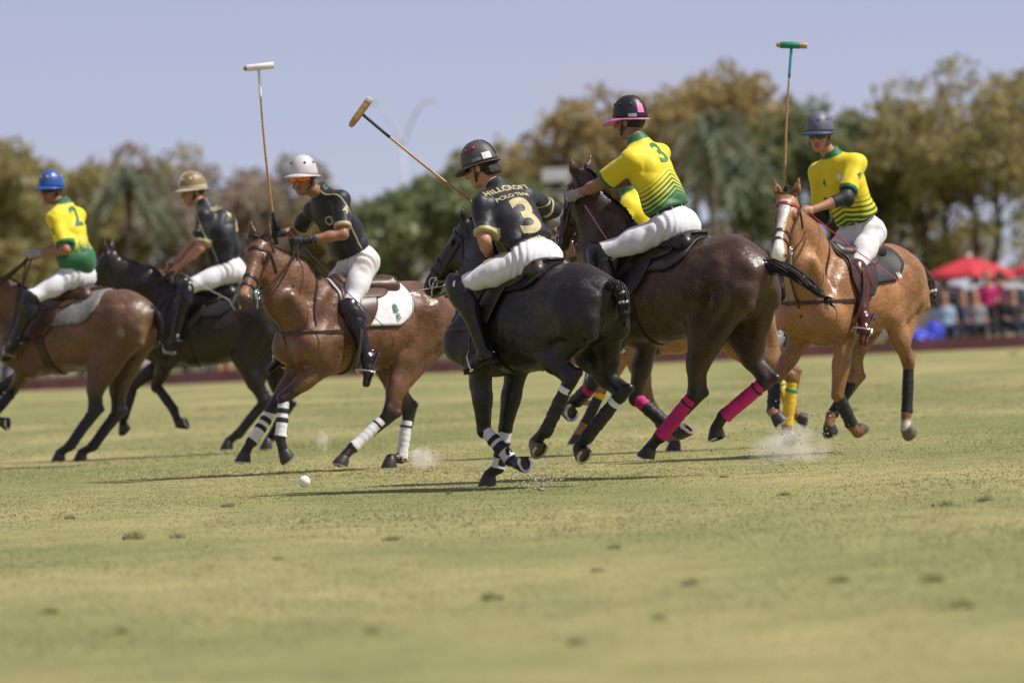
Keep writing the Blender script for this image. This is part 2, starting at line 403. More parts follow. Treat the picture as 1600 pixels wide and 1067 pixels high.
RIDER_POSE = {
    1: {'root':[-3.806,62.765,1.553],'th':-28,'yaw':80,'pit':-4,'J':{'pelvis':[0.0,0.0,0.12],'neck':[0.096,0.03,0.724],'head':[0.229,0.007,0.871],'shL':[0.101,0.211,0.653],'shR':[0.072,-0.157,0.676],'hipL':[0.0,0.09,0.1],'hipR':[0.0,-0.09,0.1],'elL':[-0.022,0.212,0.331],'haL':[0.312,0.241,0.312],'elR':[0.168,-0.101,0.398],'haR':[0.342,0.101,0.312],'knL':[0.241,0.399,-0.078],'anL':[0.439,0.388,-0.448],'toL':[0.582,0.329,-0.574],'knR':[0.241,-0.399,-0.078],'anR':[0.439,-0.388,-0.448],'toR':[0.582,-0.329,-0.574]}},
    2: {'root':[-2.541,64.944,1.547],'th':-12,'yaw':34,'pit':-8,'J':{'pelvis':[0.0,-0.0,0.12],'neck':[0.212,0.032,0.715],'head':[0.334,-0.042,0.855],'shL':[0.189,0.214,0.649],'shR':[0.195,-0.156,0.667],'hipL':[0.0,0.09,0.1],'hipR':[0.0,-0.09,0.1],'elL':[0.22,0.234,0.329],'haL':[0.462,0.169,0.147],'elR':[0.399,-0.181,0.355],'haR':[0.569,-0.06,0.168],'knL':[0.329,0.339,-0.022],'anL':[0.465,0.357,-0.488],'toL':[0.59,0.271,-0.618],'knR':[0.329,-0.339,-0.022],'anR':[0.465,-0.357,-0.488],'toR':[0.59,-0.271,-0.618]}},
    3: {'root':[-1.148,54.442,1.481],'th':35,'yaw':31,'pit':-3,'J':{'pelvis':[0.0,0.0,0.12],'neck':[0.268,-0.068,0.649],'head':[0.431,-0.061,0.766],'shL':[0.225,0.12,0.628],'shR':[0.258,-0.243,0.564],'hipL':[0.0,0.09,0.1],'hipR':[0.0,-0.09,0.1],'elL':[0.271,0.212,0.326],'haL':[0.583,0.061,0.282],'elR':[0.248,-0.461,0.359],'haR':[0.511,-0.364,0.363],'knL':[0.245,0.216,-0.23],'anL':[0.19,0.348,-0.625],'toL':[0.264,0.382,-0.808],'knR':[0.062,-0.418,-0.171],'anR':[0.372,-0.467,-0.528],'toR':[0.559,-0.454,-0.673]},'mal':{'hand':[-1.775,54.448,1.845],'head':[-1.846,54.423,3.117],'ax':[0.993,0.0,0.114]}},
    4: {'root':[0.185,47.059,1.379],'th':-50,'yaw':28,'pit':-18,'J':{'pelvis':[0.0,0.0,0.12],'neck':[0.336,0.024,0.592],'head':[0.461,0.061,0.744],'shL':[0.322,0.204,0.519],'shR':[0.279,-0.16,0.568],'hipL':[0.0,0.09,0.1],'hipR':[0.0,-0.09,0.1],'elL':[0.201,0.272,0.253],'haL':[0.357,0.089,0.109],'elR':[0.327,-0.43,0.445],'haR':[0.43,-0.161,0.31],'knL':[0.365,0.367,-0.035],'anL':[0.22,0.298,-0.491],'toL':[0.401,0.319,-0.575],'knR':[0.365,-0.367,-0.035],'anR':[0.22,-0.298,-0.491],'toR':[0.401,-0.319,-0.575]},'mal':{'hand':[0.032,47.492,1.689],'head':[-0.945,47.47,2.527],'ax':[0.431,0.0,0.902]}},
    5: {'root':[1.146,48.306,1.574],'th':-40,'yaw':10,'pit':-2,'J':{'pelvis':[0.0,-0.0,0.12],'neck':[0.227,0.075,0.68],'head':[0.336,0.033,0.842],'shL':[0.196,0.252,0.604],'shR':[0.213,-0.116,0.646],'hipL':[0.0,0.09,0.1],'hipR':[0.0,-0.09,0.1],'elL':[0.429,0.279,0.418],'haL':[0.699,0.237,0.355],'elR':[0.43,-0.054,0.449],'haR':[0.672,0.074,0.387],'knL':[0.394,0.341,-0.053],'anL':[0.329,0.321,-0.504],'toL':[0.506,0.297,-0.595],'knR':[0.394,-0.341,-0.053],'anR':[0.329,-0.321,-0.504],'toR':[0.506,-0.297,-0.595]}},
    6: {'root':[2.681,53.777,1.532],'th':52,'yaw':18,'pit':-6,'J':{'pelvis':[0.0,-0.0,0.12],'neck':[0.233,-0.077,0.693],'head':[0.338,-0.112,0.859],'shL':[0.196,0.112,0.668],'shR':[0.224,-0.252,0.607],'hipL':[0.0,0.09,0.1],'hipR':[0.0,-0.09,0.1],'elL':[0.366,0.125,0.376],'haL':[0.658,-0.027,0.281],'elR':[0.147,-0.262,0.255],'haR':[0.432,-0.4,0.323],'knL':[0.333,0.167,-0.16],'anL':[0.462,0.302,-0.537],'toL':[0.569,0.334,-0.703],'knR':[0.333,-0.167,-0.16],'anR':[0.462,-0.302,-0.537],'toR':[0.569,-0.334,-0.703]},'mal':{'hand':[2.1,53.682,1.855],'head':[2.214,53.871,3.085],'ax':[1.0,0.0,0.018]}},
    7: {'root':[1.259,56.986,1.428],'th':-4,'yaw':24,'pit':-10,'J':{'pelvis':[0.0,-0.0,0.12],'neck':[0.264,0.011,0.645],'head':[0.231,-0.08,0.82],'shL':[0.287,0.186,0.563],'shR':[0.188,-0.166,0.62],'hipL':[0.0,0.09,0.1],'hipR':[0.0,-0.09,0.1],'elL':[0.363,0.279,0.288],'haL':[0.58,0.111,0.232],'elR':[0.211,-0.234,0.27],'haR':[0.453,-0.364,0.214],'knL':[0.382,0.207,-0.059],'anL':[0.347,0.274,-0.52],'toL':[0.461,0.414,-0.607],'knR':[0.382,-0.207,-0.059],'anR':[0.347,-0.274,-0.52],'toR':[0.461,-0.414,-0.607]},'mal':{'hand':[0.832,57.38,1.643],'head':[0.526,57.374,0.421],'ax':[0.975,0.0,-0.222]}},
}

# ------------------------------------------------------------------ horses
def horse_material(name, rough=.37):
    m = bpy.data.materials.new(name); m.use_nodes = True; nt = m.node_tree; N = nt.nodes; L = nt.links
    b = N['Principled BSDF']; b.inputs['Roughness'].default_value = rough; b.inputs['Specular IOR Level'].default_value = .50
    b.inputs['Sheen Weight'].default_value = .0
    at = N.new('ShaderNodeAttribute'); at.attribute_name = 'coat'
    tc = N.new('ShaderNodeTexCoord')
    n1 = N.new('ShaderNodeTexNoise'); n1.inputs['Scale'].default_value = 3.5; n1.inputs['Detail'].default_value = 5
    n2 = N.new('ShaderNodeTexNoise'); n2.inputs['Scale'].default_value = 90; n2.inputs['Detail'].default_value = 3
    mp = N.new('ShaderNodeMapping'); mp.inputs['Scale'].default_value = (.35, 1, 1)
    L.new(tc.outputs['Object'], n1.inputs['Vector']); L.new(tc.outputs['Object'], mp.inputs['Vector']); L.new(mp.outputs[0], n2.inputs['Vector'])
    r = N.new('ShaderNodeMapRange'); r.inputs['From Min'].default_value = .3; r.inputs['From Max'].default_value = .7; r.inputs['To Min'].default_value = .62; r.inputs['To Max'].default_value = 1.34
    L.new(n1.outputs['Fac'], r.inputs['Value'])
    r2 = N.new('ShaderNodeMapRange'); r2.inputs['From Min'].default_value = .3; r2.inputs['From Max'].default_value = .7; r2.inputs['To Min'].default_value = .68; r2.inputs['To Max'].default_value = 1.26
    L.new(n2.outputs['Fac'], r2.inputs['Value'])
    mu = N.new('ShaderNodeMath'); mu.operation = 'MULTIPLY'; L.new(r.outputs[0], mu.inputs[0]); L.new(r2.outputs[0], mu.inputs[1])
    mx = N.new('ShaderNodeMixRGB'); mx.blend_type = 'MULTIPLY'; mx.inputs['Fac'].default_value = 1
    L.new(at.outputs['Color'], mx.inputs['Color1']); L.new(mu.outputs[0], mx.inputs['Color2']); L.new(mx.outputs[0], b.inputs['Base Color'])
    # sweat makes the gloss uneven
    r3 = N.new('ShaderNodeMapRange'); r3.inputs['From Min'].default_value = .35; r3.inputs['From Max'].default_value = .65; r3.inputs['To Min'].default_value = rough - .1; r3.inputs['To Max'].default_value = rough + .14
    L.new(n1.outputs['Fac'], r3.inputs['Value'])
    n5 = N.new('ShaderNodeTexNoise'); n5.inputs['Scale'].default_value = 34; n5.inputs['Detail'].default_value = 5; L.new(mp.outputs[0], n5.inputs['Vector'])
    r5 = N.new('ShaderNodeMapRange'); r5.inputs['From Min'].default_value = .35; r5.inputs['From Max'].default_value = .65; r5.inputs['To Min'].default_value = -.06; r5.inputs['To Max'].default_value = .15; L.new(n5.outputs['Fac'], r5.inputs['Value'])
    ra = N.new('ShaderNodeMath'); ra.operation = 'ADD'; L.new(r3.outputs[0], ra.inputs[0]); L.new(r5.outputs[0], ra.inputs[1]); L.new(ra.outputs[0], b.inputs['Roughness'])
    # veins and muscle ripple plus hair
    n3 = N.new('ShaderNodeTexNoise'); n3.inputs['Scale'].default_value = 7.5; n3.inputs['Detail'].default_value = 3
    L.new(tc.outputs['Object'], n3.inputs['Vector'])
    b1 = N.new('ShaderNodeBump'); b1.inputs['Strength'].default_value = .5; b1.inputs['Distance'].default_value = .028
    n4 = N.new('ShaderNodeTexNoise'); n4.inputs['Scale'].default_value = 30; n4.inputs['Detail'].default_value = 4; n4.inputs['Distortion'].default_value = .6
    L.new(mp.outputs[0], n4.inputs['Vector']); b3 = N.new('ShaderNodeBump'); b3.inputs['Strength'].default_value = .4; b3.inputs['Distance'].default_value = .008; L.new(n4.outputs['Fac'], b3.inputs['Height'])
    L.new(n3.outputs['Fac'], b1.inputs['Height']); L.new(b3.outputs[0], b1.inputs['Normal'])
    b2 = N.new('ShaderNodeBump'); b2.inputs['Strength'].default_value = .35; b2.inputs['Distance'].default_value = .005
    L.new(n2.outputs['Fac'], b2.inputs['Height']); L.new(b1.outputs[0], b2.inputs['Normal']); L.new(b2.outputs[0], b.inputs['Normal'])
    return m
M_COAT = horse_material('horse_coat')
M_HOOF = mat('hoof_horn', (.035, .03, .027), .5, noise=(30, .4), bump=(60, .3, .003))
M_HOOFP = mat('pale_hoof_horn', (.16, .12, .085), .5, noise=(30, .4), bump=(60, .3, .003))
M_SHOE = mat('horseshoe_steel', (.55, .54, .52), .3, metal=1.0, noise=(20, .3))
M_SOLE = mat('hoof_sole', (.11, .09, .065), .9, noise=(25, .5), bump=(40, .6, .01))
M_HAIRBLK = mat('black_horse_hair', (.012, .010, .010), .5, noise=(80, .5), bump=(120, .7, .01))
M_EYE = mat('horse_eye', (.01, .007, .005), .08, spec=.8)
M_BLKLTH = mat('black_leather', (.016, .015, .015), .36, noise=(14, .3), bump=(70, .2, .003))
M_BRNLTH = mat('brown_leather', (.085, .04, .024), .42, noise=(12, .35), bump=(70, .2, .003))
M_DKBRN = mat('dark_brown_leather', (.038, .021, .016), .42, noise=(12, .35), bump=(70, .2, .003))
M_STEEL = mat('polished_steel', (.62, .62, .62), .22, metal=1.0)
M_WHITEFAB = mat('white_wrap', (.74, .74, .76), .8, noise=(18, .15), bump=(60, .4, .006))
M_BLKFAB = mat('black_neoprene', (.014, .014, .016), .6, noise=(18, .3), bump=(80, .3, .004))
M_NAVYFAB = mat('navy_wrap', (.012, .016, .035), .7, noise=(18, .3), bump=(60, .4, .006))
M_PINKFAB = mat('magenta_wrap', (.52, .014, .17), .75, noise=(16, .25), bump=(60, .5, .006))
M_YELFAB = mat('yellow_wrap', (.74, .47, .02), .75, noise=(16, .2), bump=(60, .4, .006))
M_GRNFAB = mat('green_band', (.01, .30, .17), .7)
M_TEAL = mat('teal_rubber', (.02, .26, .22), .5)
M_REDTRIM = mat('red_browband', (.30, .015, .03), .4)

HORSES = {}
def build_horse(key, spec):
    ps = HORSE_POSE[key]
    sc_leg = spec.get('leg', 1.0)
    root = empty('polo_pony', (ps['loc'][0], ps['loc'][1], 0), R(ps['th'] + 180))
    tag(root, spec['label'], 'horse', 'polo ponies galloping on the field')
    pit, dz = ps['pitch'], ps['dz']; cp, sp = math.cos(pit), math.sin(pit)
    def T(a, l, z):
        zz = z - 1.25
        return np.array([a * cp - zz * sp, l, 1.25 + dz + a * sp + zz * cp])
    AX = np.array([[cp, 0, sp], [0, 1, 0], [-sp, 0, cp]])
    LEG = {n: [np.array(q) for q in ps[n]] for n in ('LF', 'RF', 'LH', 'RH')}
    poll, muz = np.array(ps['poll']), np.array(ps['muz'])
    allp = np.array([q for n in LEG for q in LEG[n]] + [poll, muz, T(-.85, 0, 1.3), T(.8, 0, 1.0), T(0, 0, 1.62)])
    lo = allp.min(0) - [.16, .2, .06]; hi = allp.max(0) + [.16, .2, .22]
    lo[1] = min(lo[1], -.42); hi[1] = max(hi[1], .42)
    F = Field(lo, hi, .0125)
    g = spec.get('girth', 1.0)
    # trunk
    F.ell(T(.12, 0, 1.135), (.50, .262 * g, .325), .06, AX)
    F.ell(T(-.22, 0, 1.165), (.46, .268 * g, .285), .10, AX)
    F.ell(T(.44, 0, 1.10), (.27, .205, .31), .09, AX)
    F.cone(T(.50, 0, 1.37), T(.20, 0, 1.39), .085, .10, .09, ((0, 1, 0), .62))
    F.cone(T(.20, 0, 1.36), T(-.45, 0, 1.36), .10, .13, .08)
    F.ell(T(-.44, 0, 1.235), (.36, .235, .25), .08, AX)
    F.ell(T(-.40, 0, 1.33), (.27, .19, .155), .06, AX)
    F.cone(T(-.62, 0, 1.32), T(-.77, 0, 1.275), .085, .05, .05)
    for sg in (-1, 1):
        F.ell(T(-.54, sg * .110, 1.17), (.21, .115, .24), .035, AX)          # buttock core
        F.ell(T(-.36, sg * .120, 1.340), (.22, .095, .112), .022, AX)         # gluteal
        F.cone(T(-.70, sg * .085, 1.25), T(-.70, sg * .130, 1.03), .072, .050, .024)   # hamstring
        F.cone(T(-.52, sg * .160, 1.30), T(-.53, sg * .190, 1.06), .092, .066, .026)    # biceps of the thigh
        F.ell(T(-.34, sg * .20, 1.30), (.07, .05, .055), .07, AX)             # point of hip
        F.cone(T(.36, sg * .105, 1.36), T(.60, sg * .150, 1.04), .095, .115, .03)   # shoulder blade
        F.ell(T(.62, sg * .080, 1.0), (.10, .08, .125), .022, AX)                # breast
        F.ell(T(.43, sg * .180, 1.05), (.13, .070, .15), .022, AX)             # triceps
    for sg in (-1, 1):
        F.ell(T(-.37, sg * .345, 1.10), (.10, .085, .14), .06, AX, sub=True)      # flank hollow
        F.cone(T(.27, sg * .335, 1.30), T(.31, sg * .335, .98), .06, .06, .05, sub=True)   # behind the shoulder
    F.cone(T(-.815, 0, 1.26), T(-.80, 0, .95), .022, .03, .035, sub=True)
    # legs
    hoof_frames = {}
    for nm, J in LEG.items():
        sg = 1 if nm[0] == 'L' else -1
        front = nm[1] == 'F'
        fet, toe = J[-2], J[-1]
        p = nrm(toe - fet); w = np.array([0, 1., 0]); w = nrm(w - p * (w @ p)); b = np.cross(w, p)
        fx_ = R(spec.get('flex', {}).get(nm, 52)); h = nrm(-p * math.cos(fx_) + b * math.sin(fx_)); n = np.cross(w, h)
        if toe[2] < .04:     # planted: sole flat on the turf
            h = nrm([h[0], h[1], 0]); n = np.array([0, 0, 1.]); w = nrm(np.cross(h, n)) * (1 if np.cross(h, n)[1] > 0 else -1)
        s0 = toe + h * .060
        cor = s0 + n * .068 + h * .014
        hoof_frames[nm] = (s0, h, w, n, cor, toe)
        if front:
            el, kn = J[0], J[1]
            shp = T(.60, sg * .155, 1.03)
            F.cone(shp, el, .135, .105, .06, ((0, 1, 0), .8))
            v = kn - el
            F.cone(el + v * .02, el + v * .55, .092, .070, .035, ((0, 1, 0), .78)); F.ell(el + v * .26 + np.array([.045, sg * .012, 0]), (.048, .045, .10), .02)
            F.cone(el + v * .5, kn, .068, .046, .03)
            cv = fet - kn
            back = nrm(np.cross(np.array([0, 1., 0]), -cv)); back = back if back[0] < 0 or abs(cv[2]) < .1 else -back
            fr = -back
            F.ell(kn, (.050, .046, .056), .014, np.array([nrm(np.cross([0, 1., 0], nrm(v + cv))), [0, 1, 0], nrm(v + cv)]))
            F.cone(kn + cv * .08, fet, .030, .027, .016)
            F.cone(kn + back * .02 + cv * .1, fet + back * .014, .024, .026, .015)
        else:
            hip, st, hk = J[0], J[1], J[2]
            F.cone(hip + np.array([.02, sg * .02, .02]), st, .160, .100, .035, ((0, 1, 0), .70)); F.cone(T(-.33, sg * .150, 1.20), st + np.array([.02, 0, .02]), .105, .085, .024, ((0, 1, 0), .8)); F.cone(T(-.53, sg * .185, 1.10), st + (hk - st) * .12 + np.array([-.04, 0, 0]), .090, .068, .024, ((0, 1, 0), .8))
            v = hk - st; bisq = nrm(np.cross([0, 1., 0], v)); bisq = bisq * (1 if bisq[0] < 0 else -1)
            but = T(-.66, sg * .125, 1.02)
            F.cone(st, st + v * .55, .104, .076, .035, ((0, 1, 0), .74)); F.ell(st, (.07, .06, .075), .03)
            F.cone(st + v * .5, hk, .076, .047, .04, ((0, 1, 0), .85))
            F.cone(T(-.69, sg * .115, 1.13), st + v * .62 + bisq * .02, .074, .044, .03); F.cone(T(-.55, sg * .12, 1.05), st + v * .6, .115, .055, .05, ((0, 1, 0), .62))
            cv = fet - hk
            # point of hock lies behind the joint, opposite the bend
            ph = hk + nrm(nrm(-v) * .3 + nrm(-cv) * .75 + nrm(np.cross(np.array([0, 1., 0]), -v) * -1) * 0) * .0
            bis = nrm(nrm(v) - nrm(cv)) if np.linalg.norm(nrm(v) - nrm(cv)) > .15 else nrm([-1, 0, .2])
            ph = hk + bis * .055 - nrm(cv) * .035
            F.ell(hk, (.05, .043, .062), .03, np.array([bis, [0, 1, 0], nrm(np.cross(bis, [0, 1, 0]))]))
            F.cone(ph, hk, .026, .038, .018)
            F.cone(ph, st + v * .5 + bis * .02, .019, .040, .014)
            F.cone(hk + cv * .05, fet, .034, .028, .018)
            F.cone(ph, fet + bis * .012, .026, .026, .02)
        F.ell(fet, (.041, .038, .042), .012)
        F.cone(fet, cor, .036, .040, .015)
        F.cone(fet + (-n) * 0, fet + h * .028 - n * .012, .03, .024, .02)      # ergot and heel bulb
    # neck
    for sg in (-1, 1): F.cone(T(.58, sg * .135, 1.12), T(.56, sg * .10, 1.22) * .5 + np.array(ps['poll']) * .5 + np.array([0, sg * .045, -.13]), .075, .06, .018)
    wit = T(.36, 0, 1.30); low = T(.52, 0, 1.10)
    hax = nrm(muz - poll); hw = nrm(np.cross([0, 0, 1.], hax)); hn = np.cross(hax, hw)
    HL = np.linalg.norm(muz - poll); k = HL / .58
    nend = poll + hax * .085 * k - hn * .055
    mid = wit * .5 + nend * .5 + np.array([.0, 0, .035]); mid2 = low * .5 + nend * .5 + np.array([.05, 0, -.05])
    nw = nrm(np.cross(nend - wit, [0, 0, 1.]))
    F.cone(wit, mid, .20, .155, .08, (nw, .56)); F.cone(mid, nend, .155, .098, .06, (nw, .66))
    F.cone(low, mid2, .185, .125, .09, (nw, .68)); F.cone(mid2, nend - hn * .02 + hax * .03, .125, .088, .06, (nw, .72))
    # head
    def Hd(t, w_, n_): return poll + hax * (t * .58 * k) + hw * w_ + hn * n_
    HA = np.array([hax, hw, hn])
    F.ell(Hd(.10, 0, -.035), (.11, .082, .085), .03, HA)
    F.cone(Hd(.12, 0, -.045), Hd(.80, 0, -.040), .100, .060, .03, (hw, .74))
    F.ell(Hd(.30, 0, -.095), (.135, .066, .085), .03, HA)
    F.cone(Hd(.18, 0, .005), Hd(.86, 0, -.012), .055, .040, .025, (hw, .9))
    F.ell(Hd(.90, 0, -.040), (.075, .058, .060), .03, HA)
    F.ell(Hd(.88, 0, -.088), (.05, .036, .024), .02, HA)
    for sg in (-1, 1):
        F.ell(Hd(.265, sg * .074, -.008), (.045, .022, .028), .02, HA)
        F.ell(Hd(.93, sg * .045, -.020), (.028, .018, .022), .012, HA)
        F.ell(Hd(.945, sg * .056, -.022), (.012, .012, .009), .004, HA, sub=True)
        eb = Hd(.015, sg * .052, .012); ed = nrm(-hax * .75 + hn * .50 + hw * sg * (.30 + spec.get('ear', 0)))
        en = nrm(np.cross(ed, hw))
        F.cone(eb - ed * .02, eb + ed * .065, .034, .036, .012, (en, .55)); F.cone(eb + ed * .065, eb + ed * .155, .036, .007, .01, (en, .5))
        F.cone(eb + ed * .04 + en * .022 * (1 if en @ hn > 0 else -1), eb + ed * .11 + en * .016 * (1 if en @ hn > 0 else -1), .014, .008, .006, sub=True)
    def ripple(X, Y, Z):
        rs = np.random.RandomState(key * 7); e = 0
        for i in range(4):
            q = rs.normal(size=3); q = q / np.linalg.norm(q) * (13 + 5 * i); e = e + np.sin(X * q[0] + Y * q[1] + Z * q[2] + 1.5 * np.sin(X * q[1] * .5 - Z * q[0] * .5 + i) + i * 2)
        rib = .0022 * np.sin(X * 62 + (Z - 1.1) * 18) * np.exp(-((X - .02) / .22) ** 2) * np.exp(-((Z - dz - 1.08) / .16) ** 2)
        return rib + e * .0026 * np.clip((Z - .65 - dz) / .2, 0, 1)
    F.warp(ripple)
    V, Q = F.mesh(1)
    # coat colours: dark points, muzzle, stripes of the breed
    base = np.array(spec['coat']); pt = np.array(spec['points']); C = np.tile(base, (len(V), 1))
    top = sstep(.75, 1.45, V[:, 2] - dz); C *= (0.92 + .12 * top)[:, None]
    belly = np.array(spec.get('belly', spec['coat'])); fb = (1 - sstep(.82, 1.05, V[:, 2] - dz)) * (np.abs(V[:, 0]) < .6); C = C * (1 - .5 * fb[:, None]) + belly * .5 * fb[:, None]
    for nm, J in LEG.items():
        ch = J[1:] if nm[1] == 'H' else J
        acc = np.zeros(len(V)); best = np.full(len(V), 9.); par = np.zeros(len(V)); s_ = 0
        for i in range(len(ch) - 1):
            t, d = seg_t(V, ch[i], ch[i + 1]); m_ = d < best; best[m_] = d[m_]; par[m_] = i + t[m_]
        near = 1 - sstep(.09, .15, best)
        f = sstep(*spec.get('pt_range', (.45, 1.0)), par + .10 * vnoise(V, 22, 3)) * near * spec.get('pt_amt', 1.0)
        C = C * (1 - f[:, None]) + pt * f[:, None]
        sk = spec.get('socks', {}).get(nm)
        if sk:
            f = sstep(sk - .06, sk + .06, par + .05 * vnoise(V, 40, 5)) * near
            C = C * (1 - f[:, None]) + np.array([.62, .58, .54]) * f[:, None]
    ht = ((V - poll) @ hax) / (.58 * k); hl = (V - poll) @ hw; hz = (V - poll) @ hn
    inhead = (ht > -.35) & (ht < 1.15) & (np.abs(hl) < .14) & (hz > -.22) & (hz < .2)
    f = sstep(.72, .95, ht) * inhead * spec.get('muz_amt', .8); C = C * (1 - f[:, None]) + np.array(spec.get('muz_col', spec['points'])) * f[:, None]
    if spec.get('blaze'):
        wd = .030 + .010 * np.sin(ht * 7) + .012 * sstep(.6, .9, ht)
        f = (1 - sstep(wd - .006, wd + .006, np.abs(hl - .006 * np.sin(ht * 9)))) * sstep(.10, .17, ht) * (hz > -.035 - .03 * ht) * inhead
        C = C * (1 - f[:, None]) + np.array([.72, .68, .64]) * f[:, None]
    if spec.get('snip'):
        f = (1 - sstep(.02, .04, np.hypot(hl, (ht - .85) * .4))) * (hz > -.06) * inhead
        C = C * (1 - f[:, None]) + np.array([.34, .16, .08]) * f[:, None]
    nost = np.minimum(np.linalg.norm(V - Hd(.945, .056, -.022), axis=1), np.linalg.norm(V - Hd(.945, -.056, -.022), axis=1))
    f = 1 - sstep(.010, .020, nost); C = C * (1 - f[:, None]) + np.array([.008, .006, .006]) * f[:, None]
    # mane line and dorsal darkening
    t, d = seg_t(V, wit + [0, 0, .17], poll - hax * .02 + hn * .0)
    f = (1 - sstep(.03, .07, np.abs(V[:, 1] - (wit[1] + (poll[1] - wit[1]) * t)))) * (1 - sstep(.05, .11, d)) * .8
    C = C * (1 - f[:, None]) + np.array(spec.get('mane', (.012, .01, .01))) * f[:, None]
    C = np.concatenate([np.clip(C, .004, .9), np.ones((len(V), 1))], 1)
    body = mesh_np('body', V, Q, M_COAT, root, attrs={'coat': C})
    bvh = BVHTree.FromPolygons([Vector(v) for v in V], [tuple(q) for q in Q])
    # normals for shells
    NV = np.zeros((len(V), 3)); body.data.vertices.foreach_get('normal', nv := np.zeros(len(V) * 3, np.float32)); NV = nv.reshape(-1, 3)
    H = dict(root=root, V=V, Q=Q, NV=NV, bvh=bvh, T=T, Hd=Hd, hax=hax, hw=hw, hn=hn, LEG=LEG, wit=wit, poll=poll, nend=nend, k=k, mid=mid)
    HORSES[key] = H
    # hooves with shoes
    for nm, (s0, h, w, n, cor, toe) in hoof_frames.items():
        mb = MB(); rings = []
        NS = 18
        for (c, rl, rw, cut) in ((s0, .064, .060, .75), (s0 + n * .012, .063, .060, .76), (s0 + n * .042 + h * .008, .054, .053, .8), (cor, .044, .046, .9), (cor + n * .012, .038, .040, .95)):
            ring = []
            for i in range(NS):
                a = 2 * math.pi * i / NS
                x = math.cos(a); y = math.sin(a)
                xx = x if x < cut else cut
                ring.append(c + h * (rl * xx) + w * (rw * y))
            rings.append(ring)
        vs = [q for rg in rings for q in rg]
        fs = [(i * NS + j, i * NS + (j + 1) % NS, (i + 1) * NS + (j + 1) % NS, (i + 1) * NS + j) for i in range(4) for j in range(NS)]
        fs.append(tuple(range(4 * NS, 5 * NS)))
        mb.add(vs, fs)
        ho = mb.build('hoof', M_HOOFP if nm in spec.get('pale', ()) else M_HOOF, root)
        mb = MB(); inner = [s0 + h * (.050 * min(math.cos(2 * math.pi * i / NS), .8)) + w * (.046 * math.sin(2 * math.pi * i / NS)) + n * .012 for i in range(NS)]
        mb.add(rings[0] + inner + [s0 + n * .016], [(j, NS + j, NS + (j + 1) % NS, (j + 1) % NS) for j in range(NS)] + [(NS + j, 2 * NS, NS + (j + 1) % NS) for j in range(NS)])
        mb.build('sole', M_SOLE, ho)
        mb = MB(); pts = []
        for i in range(-7, 8):
            a = math.pi + i / 7 * R(128); pts.append(s0 - n * .004 + h * (.055 * math.cos(a)) + w * (.051 * math.sin(a)))
        mb.tube(pts, .006, flat=(.019, .010), up=[tuple(nrm(q - s0)) for q in pts]); mb.build('horseshoe', M_SHOE, ho, angle=R(40))
    for sg in (-1, 1):
        mb = MB(); c = Hd(.265, sg * .083, -.010)
        prof = [(.019 * math.sin(math.pi * i / 8), -.019 * math.cos(math.pi * i / 8)) for i in range(1, 8)]
        mb.lathe(prof, 12, Matrix.Translation(c)); mb.build('eye', M_EYE, root)
    # hogged mane: short bristle ridge along the crest
    rs = random.Random(key); mb = MB(); NP = 150
    for i in range(NP):
        t = i / (NP - 1)
        c0 = np.array(wit) * (1 - t) + np.array(nend) * t
        hit = bvh.ray_cast(Vector(c0 + np.array([-.12, 0, .55]) * (1 - t * .3)), Vector(nrm(np.array([.12, 0, -.55]))))[0]
        if hit is None: continue
        for j in range(6):
            q = hit + Vector((rs.uniform(-.012, .012), rs.uniform(-.014, .014), -.006)); d = Vector((rs.uniform(-.010, .006), rs.uniform(-.006, .006), rs.uniform(.010, .019)))
            e = Vector((.006, rs.uniform(-.003, .003), 0)); mb.add([q - e, q + e, q + d], [(0, 1, 2)]); e2 = Vector((0, .004, 0)); mb.add([q - e2, q + e2, q + d], [(0, 1, 2)])
    if mb.v: mb.build('mane', mat('mane_%s' % key, spec.get('mane', (.012, .01, .01)), .6), root)
    return H

def shell(H, name, a0, a1, drop, off, matl, thick=.010, parent=None, side=0, skew=0.0, rnd=.35, wob=0.0, top=0.0):
    """a cloth or leather sheet lying on the barrel: a grid in (along the back, round the barrel) pressed onto the body.
    drop = how far down each side in degrees from the spine, side 0 both, +1/-1 one flap; rnd rounds its corners"""
    T = H['T']; NA, NB = 18, 40 if side == 0 else 22; vs = []; c0 = 1.14
    for i in range(NA + 1):
        u = i / NA
        for j in range(NB + 1):
            v = j / NB; ph = (v * 2 - 1) * drop if side == 0 else side * (top + (drop - top) * v)
            d_ = abs(ph) / drop; t = 2 * u - 1
            sq = (1 - max(0, (d_ - (1 - rnd)) / rnd) ** 2.2 * .5) if rnd else 1
            aa = (a0 + a1) / 2 + t * (a1 - a0) / 2 * sq + skew * max(0, d_ - .3)
            o = T(aa, 0, c0); dr = T(aa, math.sin(R(ph)), c0 + math.cos(R(ph))) - o
            hit = H['bvh'].ray_cast(Vector(o + dr * .62), Vector(-dr), .62)[0]
            p = np.array(hit) if hit is not None else o + dr * .3
            vs.append(p + dr * (off + wob * math.sin(aa * 43 + ph * .21) * math.sin(ph * .33 + 1)))
    V = np.array(vs).reshape(NA + 1, NB + 1, 3)
    for _ in range(2):
        W = V.copy(); W[1:-1] = (V[:-2] + 2 * V[1:-1] + V[2:]) / 4; V = W; W = V.copy(); W[:, 1:-1] = (V[:, :-2] + 2 * V[:, 1:-1] + V[:, 2:]) / 4; V = W
    n = NB + 1; Q = [(i * n + j, i * n + j + 1, (i + 1) * n + j + 1, (i + 1) * n + j) for i in range(NA) for j in range(NB)]
    ob = mesh_np(name, V.reshape(-1, 3), np.array(Q), matl, parent or H['root'])
    md = ob.modifiers.new('t', 'SOLIDIFY'); md.thickness = thick; md.offset = 0
    return ob

